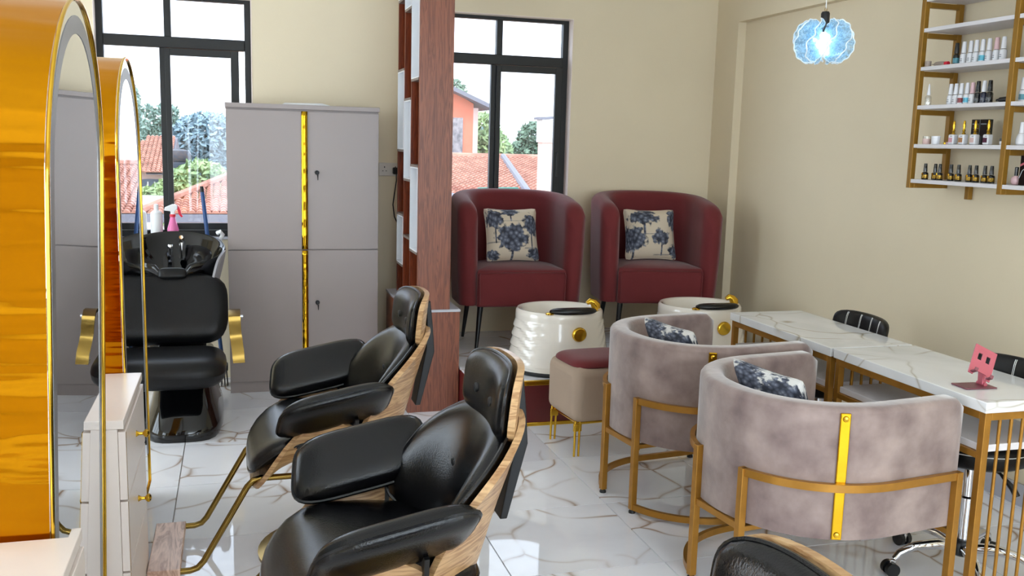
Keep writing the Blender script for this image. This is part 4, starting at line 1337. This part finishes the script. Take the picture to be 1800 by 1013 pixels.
clone(d1, (2.352, 3.275, 0), 0, 'marble topped manicure desk farther away, beside the pedicure tub')
# phone stand
ps = thing('phone_stand', 'pink metal folding phone stand on the near desk', 'phone stand', (2.475, 2.62, 0.7525), R(-4))
part('base_plate', G().box(-0.062, 0.062, -0.04, 0.04, 0, 0.005), 'pinkd', ps, bevel=0.002)
part('hinge', G().cyl((0.03, -0.02, 0.010), (0.03, 0.02, 0.010), 0.007, None, 12), 'pinkm', ps)
part('arm', G().prism([(0.022, 0.008), (0.038, 0.008), (0.034, 0.075), (0.020, 0.078)], 'y', -0.013, 0.013), 'pinkm', ps, smooth=False, bevel=0.002)
tilt = Matrix.Translation((0.012, -0.016, 0.088)) @ Matrix.Rotation(R(-14), 4, 'Z') @ Matrix.Rotation(R(26), 4, 'Y') @ Matrix.Rotation(R(-28), 4, 'X')
def plate_with_holes():
    g = G()
    W2_, H2, y0, y1 = 0.042, 0.056, -0.002, 0.002
    hx0, hx1, hz0, hz1 = 0.008, 0.024, 0.004, 0.030
    g.box(-W2_, -hx1, y0, y1, -H2, H2); g.box(hx1, W2_, y0, y1, -H2, H2)
    g.box(-hx0, hx0, y0, y1, -H2 + .018, H2)
    for s in (-1, 1):
        a, b = sorted((s * hx0, s * hx1))
        g.box(a, b, y0, y1, -H2 + .018, hz0); g.box(a, b, y0, y1, hz1, H2)
    return g
pp = part('cradle', plate_with_holes().xf(tilt), 'pinkm', ps, smooth=False)
for s in (-1, 1):
    part('hook', G().prism([(-0.002, -0.048), (-0.002, -0.052), (-0.026, -0.052), (-0.028, -0.040), (-0.025, -0.040), (-0.023, -0.048)], 'x', s * 0.030 - .006, s * .030 + .006).xf(tilt), 'pinkd', pp, smooth=False)

# ================================================================== STOOLS
def stool(label):
    t = thing('salon_stool', label, 'stool', (0, 0, 0), 0, 'black swivel stools behind the desks')
    part('seat', G().lathe([(0.02, 0.455), (0.17, 0.455), (0.195, 0.47), (0.20, 0.50), (0.195, 0.53), (0.17, 0.547), (0.05, 0.552), (0.005, 0.552)], 40), 'leather2', t, ang=60)
    part('stitching', G().tube(arc(0, 0, 0.2005, 0, 2 * PI * 39 / 40, 39, 0.515), 0.0018, 5, closed=True), 'stitch', t)
    def S(a, b):
        return (0.235 - 0.055 * a * a + 0.012 * b, 0.205 * a, 0.735 + 0.072 * b)
    p = part('backrest', G().pad(lambda a, b: S(-a, b), 0.022, 0.022, e=4.5, na=48, nr=8, k=6), 'leather2', t)
    for q in (-0.62, -0.22, 0.18, 0.58):
        for d in (-0.014, 0.014):
            pts = [Vector(S(q + d, b)) + Vector((-0.0222 * (1 - abs(b) ** 8 * .5), 0, 0)) for b in [-.88 + 1.76 * k / 12 for k in range(13)]]
            part('stitching', G().tube(pts, 0.0014, 5), 'stitch', p)
    part('back_bar', G().tube([(0.10, 0, 0.44), (0.22, 0, 0.445), (0.262, 0, 0.48), (0.272, 0, 0.60), (0.262, 0, 0.74)], 0.011, 10), 'chrome', t)
    part('column', G().lathe([(0.027, 0.13), (0.027, 0.30), (0.022, 0.30), (0.016, 0.305), (0.016, 0.455)], 20), 'chrome', t)
    part('hub', G().lathe([(0.03, 0.075), (0.045, 0.085), (0.045, 0.125), (0.034, 0.14)], 20), 'black', t)
    part('lever', G().tube([(0.0, -0.03, 0.45), (0.01, -0.12, 0.43), (0.02, -0.17, 0.39), (0.025, -0.185, 0.365)], [.005, .005, .012, .012], 10), 'black', t)
    for k in range(5):
        a = 2 * PI * k / 5 + 0.35
        ca, sa = math.cos(a), math.sin(a)
        def q(r, z): return (r * ca, r * sa, z)
        part('base_arm', G().tube([q(0.03, .105), q(0.10, .118), q(0.19, .110), q(0.245, .085), q(0.262, .062)], [.02, .02, .016, .014, .011], 12), 'chrome', t)
        cw = part('caster', G().cyl(Vector(q(0.275, 0.026)) + Vector((-sa, ca, 0)) * 0.008, Vector(q(0.275, 0.026)) + Vector((-sa, ca, 0)) * 0.026, 0.026, None, 20)
             .cyl(Vector(q(0.275, 0.026)) - Vector((-sa, ca, 0)) * 0.026, Vector(q(0.275, 0.026)) - Vector((-sa, ca, 0)) * 0.008, 0.026, None, 20), 'black', t)
        part('caster_fork', G().box(-.012, .012, -.007, .007, .018, .06).xf(Matrix.Rotation(a, 4, 'Z')).move((0.268 * ca, 0.268 * sa, 0)), 'chrome', cw, bevel=.002)
    return t
s1 = stool('black swivel stool with white stitching behind the near desk')
s1.location = (2.59, 2.72, 0)
s1.rotation_euler = (0, 0, R(6))
clone(s1, (2.60, 3.69, 0), R(-2), 'black swivel stool with white stitching behind the far desk')

# ================================================================== PENDANT LAMP
PX, PY, PZ = 2.50, 3.71, 2.03
lp = thing('pendant_lamp', 'glowing pendant lamp of ruffled clear petals with black holder', 'lamp', (PX, PY, PZ))
mt, nt, b = new_mat('clear ruffled acrylic')
nt.nodes.remove(b)
out = nt.nodes['Material Output']
tl = N(nt, 'ShaderNodeBsdfTranslucent'); tl.inputs['Color'].default_value = (0.70, 0.89, 1.0, 1)
df = N(nt, 'ShaderNodeBsdfDiffuse'); df.inputs['Color'].default_value = (0.70, 0.89, 1.0, 1)
tr = N(nt, 'ShaderNodeBsdfTransparent'); tr.inputs['Color'].default_value = (0.8, 0.92, 1, 1)
gl = N(nt, 'ShaderNodeBsdfGlossy'); gl.inputs['Roughness'].default_value = 0.1
m1 = N(nt, 'ShaderNodeMixShader'); m1.inputs[0].default_value = 0.5
m2 = N(nt, 'ShaderNodeMixShader')
m3 = N(nt, 'ShaderNodeMixShader'); m3.inputs[0].default_value = 0.08
vv = coords(nt, (1, 1, 1))
wv = N(nt, 'ShaderNodeTexNoise', i_Scale=70.0, i_Detail=2.0)
nt.links.new(vv, wv.inputs['Vector'])
rp = ramp(nt, wv.outputs['Fac'], [(0.42, (0.25, 0.25, 0.25, 1)), (0.58, (0.8, 0.8, 0.8, 1))])
nt.links.new(tl.outputs[0], m1.inputs[1]); nt.links.new(df.outputs[0], m1.inputs[2])
nt.links.new(rp.outputs['Color'], m2.inputs[0]); nt.links.new(m1.outputs[0], m2.inputs[1]); nt.links.new(tr.outputs[0], m2.inputs[2])
nt.links.new(m2.outputs[0], m3.inputs[1]); nt.links.new(gl.outputs[0], m3.inputs[2])
nt.links.new(m3.outputs[0], out.inputs['Surface'])
M['petal'] = mt
mt, nt, b = new_mat('petal edge')
b.inputs['Base Color'].default_value = (0.9, 0.97, 1, 1); b.inputs['Roughness'].default_value = 0.3
M['petaledge'] = mt
mt, nt, b = new_mat('lit bulb')
b.inputs['Emission Color'].default_value = (0.86, 0.95, 1, 1); b.inputs['Emission Strength'].default_value = 22.0
M['bulb'] = mt
for k in range(9):
    th0 = 2 * PI * k / 9 + 0.2
    def S(a, b, th0=th0):
        # scalloped fan standing on the lamp axis, cupped sideways
        rr = 0.062 + 0.066 * a
        cup = 0.045 * (a + 1) * 0.5 * math.sin(2.1 * b) + 0.012 * math.sin(9 * b)
        ang = th0 + cup / max(rr, 0.03) * 0.6
        return (rr * math.cos(ang) * 1.02, rr * math.sin(ang) * 1.02, 0.092 * b * (1 - 0.12 * abs(a)))
    p = part('petal', G().pad(S, 0.0012, 0.0012, e=2.3, na=56, nr=8, edge=1.0), 'petal', lp, ang=80)
    pts = []
    for j in range(60):
        q = 2 * PI * j / 60
        c, d = math.cos(q), math.sin(q)
        sc_ = 1 + 0.03 * math.cos(14 * q)
        dn = (abs(c) ** 2.3 + abs(d) ** 2.3) ** (1 / 2.3)
        pts.append(S(c / dn * sc_, d / dn * sc_))
    part('ruffled_edge', G().tube(pts, 0.0028, 6, closed=True), 'petaledge', p)
part('bulb', G().lathe([(0.004, -0.05), (0.014, -0.045), (0.017, -0.03), (0.017, 0.03), (0.012, 0.038)], 16), 'bulb', lp)
part('lamp_holder', G().lathe([(0.013, 0.04), (0.018, 0.065), (0.019, 0.12), (0.015, 0.128), (0.004, 0.13)], 20), 'black', lp)
part('hook', G().tube([(0.005 * math.cos(q), 0, 0.137 + 0.008 * math.sin(q)) for q in [2 * PI * j / 14 for j in range(14)]], 0.0016, 6, closed=True), 'bronze', lp)
part('cord', G().cyl((0, 0, 0.14), (0, 0, ZC - PZ), 0.0022, None, 8), 'plast', lp)
part('ceiling_rose', G().lathe([(0.05, ZC - PZ - 0.025), (0.055, ZC - PZ - 0.005), (0.055, ZC - PZ)], 24), 'plast', lp)

# ================================================================== WALL RACK WITH NAIL PRODUCTS
rk = thing('wall_rack', 'gold framed wall rack with white shelves on the right wall', 'shelf rack', (0, 0, 0))
FX, BX = 3.14, 3.362
SZ = [1.415, 1.582, 1.764, 1.944, 2.122, 2.262]          # shelf undersides
PYS = [3.886, 3.314, 2.742]
pw_ = 0.026
for k, py in enumerate(PYS):
    ya, yb = py - pw_, py
    part('post', G().box(FX, FX + pw_, ya, yb, 1.390, 2.405), 'rackpaint', rk, smooth=False, bevel=0.002)
    part('post', G().box(BX - pw_, BX, ya, yb, 1.390, 2.405), 'rackpaint', rk, smooth=False, bevel=0.002)
    for i, z in enumerate(SZ):
        part('side_bar', G().box(FX + pw_, BX - pw_, ya, yb, z - 0.025, z - 0.001), 'rackpaint', rk, smooth=False, bevel=0.002)
for b_ in range(2):
    ya, yb = PYS[b_ + 1] + 0.001, PYS[b_] - pw_ - 0.001
    for z in SZ:
        part('shelf_board', G().box(FX + 0.002, BX - 0.002, ya, yb, z, z + 0.018), 'shelf', rk, smooth=False, bevel=0.0015)
part('bracket', G().box(XR - 0.03, XR - 0.004, 3.70, 3.725, 1.345, 1.414), 'rackpaint', rk, smooth=False, bevel=0.002)
ST = [z + 0.0185 for z in SZ]
M['navy'] = mat('navy gloss', rgb(26, 32, 58), 0.12, var=0.05, coat=0.5)
M['blk'] = mat('gloss black', rgb(12, 13, 15), 0.12, var=0.05, coat=0.5)
M['goldlabel'] = mat('gold print label', rgb(196, 156, 62), 0.25, 0.8, col2=rgb(60, 44, 18), vscale=90)
M['wht'] = mat('white gloss', rgb(232, 232, 236), 0.2, var=0.04, coat=0.4)
M['teal'] = mat('teal label', rgb(86, 150, 166), 0.4, var=0.1)
M['cyan'] = mat('cyan label', rgb(110, 206, 232), 0.4, var=0.1)
M['greyl'] = mat('grey print', rgb(120, 124, 132), 0.5, var=0.1)
M['pinkc'] = mat('pale pink', rgb(224, 186, 190), 0.25, var=0.05)
M['tan'] = mat('tan polish', rgb(176, 124, 82), 0.25, var=0.05)
M['rose'] = mat('rose polish', rgb(214, 160, 168), 0.25, var=0.05)
M['blush'] = mat('blush polish', rgb(222, 190, 184), 0.25, var=0.05)
M['plum'] = mat('plum polish', rgb(78, 30, 52), 0.25, var=0.05)
M['clear'] = glass_pane('clear plastic', (0.93, 0.94, 0.94, 1), 0.22)
M['taupe'] = mat('taupe jar', rgb(168, 152, 140), 0.4, var=0.08)
M['cap_red'] = mat('red cap', rgb(150, 50, 56), 0.3, var=0.05)
SX = 3.205
ORD = ['first', 'second', 'third', 'fourth', 'fifth', 'sixth', 'seventh', 'eighth', 'ninth', 'tenth']
def polish(label, y, shelf, body, cap, lab, hb=0.046, hc=0.047, w_=0.029, group=None, cw=0.0115, x=SX, strip=None):
    t = thing('nail_polish', label, 'bottle', (x, y, ST[shelf]), rng.uniform(-.15, .15), group)
    part('bottle', G().lathe([(w_ * .48, 0), (w_ * .5, .003), (w_ * .5, hb - .008), (w_ * .40, hb - .002), (w_ * .22, hb)], 16), body, t)
    part('cap', G().lathe([(cw, hb + .001), (cw, hb + .004), (cw * .78, hb + hc - .003), (cw * .7, hb + hc)], 16), cap, t)
    if lab:
        part('label', G().lathe([(w_ * .505, hb * .18), (w_ * .51, hb * .20), (w_ * .51, hb * .62), (w_ * .505, hb * .64)], 16), lab, t)
    if strip:
        q = part('label_print', G().box(-w_ * .52, -w_ * .50, -w_ * .22, w_ * .22, hb * .30, hb * .36).box(-w_ * .52, -w_ * .50, -w_ * .22, w_ * .12, hb * .46, hb * .52), strip, t, smooth=False)
    return t
def jar(label, y, shelf, r, h, mt, lid, x=SX):
    t = thing('cream_jar', label, 'jar', (x, y, ST[shelf]))
    part('pot', G().lathe([(r * .92, 0), (r, .003), (r, h * .68)], 24), mt, t)
    part('lid', G().lathe([(r * 1.03, h * .69), (r * 1.03, h * .97), (r * .97, h)], 24), lid, t)
    return t
# shelf with the pale bottles (third from the bottom edge of frame upwards: index 3)
jar('small taupe jar at the left end of the pale bottle shelf', 3.838, 3, 0.0145, 0.026, 'taupe', 'taupe', x=3.165)
tu = thing('cream_tube', 'squeezed beige tube lying on the pale bottle shelf', 'tube', (SX - .01, 3.79, ST[3]), R(90))
part('tube', G().pad(lambda a, b: (0.034 * a, 0.014 * b * (1 + .1 * a), 0.0115), 0.011, 0.011, e=5, na=28, nr=6, k=5), 'taupe', tu)
part('cap', G().cyl((-0.032, 0, 0.0112), (-0.052, 0, 0.0112), 0.010, 0.009, 14), 'redplast', tu)
part('crimp', G().box(0.03, 0.04, -0.017, 0.017, 0.010, 0.013), 'taupe', tu, smooth=False)
GP = 'nail polish bottles on the wall rack'
polish('dark teal black polish bottle beside the squeezed tube on the rack', 3.703, 3, 'blk', 'blk', 'teal', 0.050, 0.050, group=GP)
for i, y in enumerate([3.658, 3.616, 3.582, 3.544, 3.506, 3.463, 3.424]):
    polish('%s white polish bottle from the left on the pale bottle shelf' % ORD[i] + (', with cyan label' if i == 3 else ', with pinkish cap' if i == 5 else ''), y, 3, 'wht',
           'pinkc' if i == 5 else 'wht', 'cyan' if i == 3 else 'wht', 0.050, 0.052, 0.030, GP, strip='greyl')
# shelf below: mixed white and black bottles
db = thing('dropper_bottle', 'clear pointed applicator bottle at the left of the mixed bottle shelf', 'bottle', (3.165, 3.815, ST[2]))
part('bottle', G().lathe([(0.0145, 0), (0.015, .003), (0.015, .036), (0.012, .042), (0.007, .046)], 18), 'clear', db)
part('nozzle', G().lathe([(0.0085, .047), (0.0085, .055), (0.003, .096), (0.001, .10)], 14), 'wht', db)
mixed = [(3.716, 'wht', 'wht', 'white polish bottle at the left of the white group on the mixed shelf'),
         (3.682, 'wht', 'wht', 'second white polish bottle on the mixed shelf'),
         (3.649, 'wht', 'wht', 'third white polish bottle on the mixed shelf, with dark pink band'),
         (3.613, 'wht', 'wht', 'fourth white polish bottle on the mixed shelf, with cyan label'),
         (3.580, 'wht', 'pinkc', 'pale bottle with pink topped cap beside the black bottles'),
         (3.547, 'blk', 'blk', 'first black polish bottle beside the pale bottles on the mixed shelf'),
         (3.511, 'navy', 'wht', 'navy polish bottle with pale cap between two black ones'),
         (3.477, 'blk', 'blk', 'tallest black polish bottle at the right of the mixed group')]
for i, (y, bd, cp_, lb) in enumerate(mixed):
    polish(lb, y, 2, bd, cp_, {2: 'cap_red', 3: 'cyan'}.get(i, bd), 0.046 if i < 5 else 0.050, 0.050, 0.030, GP, strip='greyl')
to_ = thing('nail_drill', 'black handheld nail tool lying on the mixed bottle shelf', 'tool', (SX, 3.395, ST[2]), R(82))
part('body', G().cyl((-0.035, 0, 0.0132), (0.02, 0, 0.0132), 0.013, 0.011, 16), 'black', to_)
part('nozzle', G().cyl((0.02, 0, 0.0132), (0.045, 0, 0.012), 0.008, 0.005, 12), 'blk', to_)
part('collar', G().cyl((-0.042, 0, 0.0132), (-0.035, 0, 0.0132), 0.010, 0.012, 14), 'chrome', to_)
polish('white polish bottle at the right frame edge on the mixed shelf', 3.292, 2, 'wht', 'wht', 'teal', 0.05, 0.052, 0.030, GP, strip='greyl')
# shelf with jars and gold capped bottles
jar('pale pink clear jar, left of the two jars on the rack', 3.800, 1, 0.0185, 0.037, 'blush', 'clear', x=3.165)
jar('white jar, right of the two jars on the rack', 3.742, 1, 0.0195, 0.038, 'wht', 'wht', x=3.168)
for i, (y, mtn) in enumerate(((3.705, 'brass'), (3.688, 'pinkc'))):
    tag(part('rhinestone_pot', G().lathe([(.006, 0), (.008, .002), (.008, .008), (.005, .011)], 12).move((3.19, y, ST[1])), mtn),
        ['tiny gold pot beside the white jar on the rack', 'tiny pink pot beside the white jar on the rack'][i], 'pot')
for y, c_, nm in ((3.651, 'rose', 'rose'), (3.587, 'tan', 'tan'), (3.518, 'blush', 'blush pink'), (3.440, 'plum', 'dark plum')):
    t = thing('gel_polish', 'white gel polish bottle with tall gold cap and %s swatch' % nm, 'bottle', (3.185, y, ST[1]), 0, GP)
    part('bottle', G().box(-0.015, 0.015, -0.0165, 0.0165, 0, 0.046), 'wht', t, bevel=0.006, seg=3)
    part('swatch', G().box(-0.0158, -0.0149, -0.012, 0.012, 0.010, 0.031), c_, t, smooth=False)
    part('label_print', G().box(-0.0158, -0.0149, -0.010, 0.002, 0.036, 0.039), 'greyl', t, smooth=False)
    part('cap', G().lathe([(.007, .046), (.0085, .050), (.0045, .056), (.0075, .062), (.0045, .070), (.0065, .080), (.0055, .100), (.0035, .108)], 14), 'brass', t)
bx = thing('product_box', 'black product boxes standing behind the gold capped bottles', 'box', (3.262, 3.565, ST[1]), 0)
part('carton', G().box(-0.012, 0.012, -0.052, 0.052, 0, 0.115), 'blk', bx, bevel=0.001)
part('print', G().box(-0.0128, -0.0121, 0.008, 0.045, 0.092, 0.097).box(-0.0128, -0.0121, -0.04, -0.006, 0.092, 0.097).box(-0.0128, -0.0121, 0.010, 0.040, 0.074, 0.0765).box(-0.0128, -0.0121, 0.012, 0.034, 0.048, 0.058), 'greyl', bx, smooth=False)
part('flap_line', G().box(-0.0128, -0.0121, -0.001, 0.001, 0.0, 0.115), 'greyl', bx, smooth=False)
sb_ = thing('swatch_stub', 'small black capped pot beside the rack post on the jar shelf', 'pot', (3.20, 3.372, ST[1]))
part('pot', G().lathe([(.010, 0), (.011, .003), (.011, .016)], 14), 'wht', sb_)
part('lid', G().lathe([(.0115, .0165), (.0115, .027), (.009, .029)], 14), 'blk', sb_)
wb = thing('white_bottle', 'rounded white bottle at the right frame edge on the jar shelf', 'bottle', (3.205, 3.276, ST[1]))
part('bottle', G().lathe([(.014, 0), (.020, .006), (.021, .025), (.016, .042), (.011, .050)], 20), 'wht', wb)
part('cap', G().lathe([(.0105, .051), (.0105, .054), (.008, .096), (.006, .098)], 16), 'wht', wb)
# bottom shelf: black bottles with gold print
for i, y in enumerate([3.796, 3.764, 3.733, 3.660, 3.612, 3.544, 3.504, 3.452, 3.413]):
    t = polish('%s black and gold gel polish bottle from the left on the bottom shelf' % ORD[i], y, 0, 'blk', 'blk', 'goldlabel', 0.036, 0.040, 0.031, GP, 0.0095, x=3.17 if i == 0 else 3.20)
    part('crest', G().lathe([(.001, 0), (.006, .0005), (.006, .001), (.001, .0014)], 12).xf(Matrix.Rotation(R(-90), 4, 'Y')).move((-0.0155, 0, 0.027)), 'brass', t)
pb = thing('perfume_bottle', 'round clear pink bottle with black cap right of the rack post', 'bottle', (3.20, 3.275, ST[0]))
part('bottle', G().lathe([(.010, 0), (.018, .006), (.021, .018), (.018, .030), (.009, .038)], 20), 'pinkc', pb)
part('cap', G().lathe([(.008, .039), (.008, .074), (.006, .076)], 14), 'blk', pb)
kb = thing('kit_box', 'black box with a pink slash at the right frame edge on the bottom shelf', 'box', (3.205, 3.215, ST[0]), 0)
part('carton', G().box(-0.02, 0.02, -0.03, 0.03, 0, 0.125), 'blk', kb, bevel=0.001)
part('print', G().prism([(-0.029, 0.105), (-0.029, 0.112), (0.029, 0.088), (0.029, 0.078)], 'x', -0.0208, -0.0201), 'pinkm', kb, smooth=False)
part('print_line', G().tube([(-0.0204, 0.028, 0.03), (-0.0204, 0.015, 0.062), (-0.0204, -0.02, 0.085)], 0.001, 5), 'wht', kb)
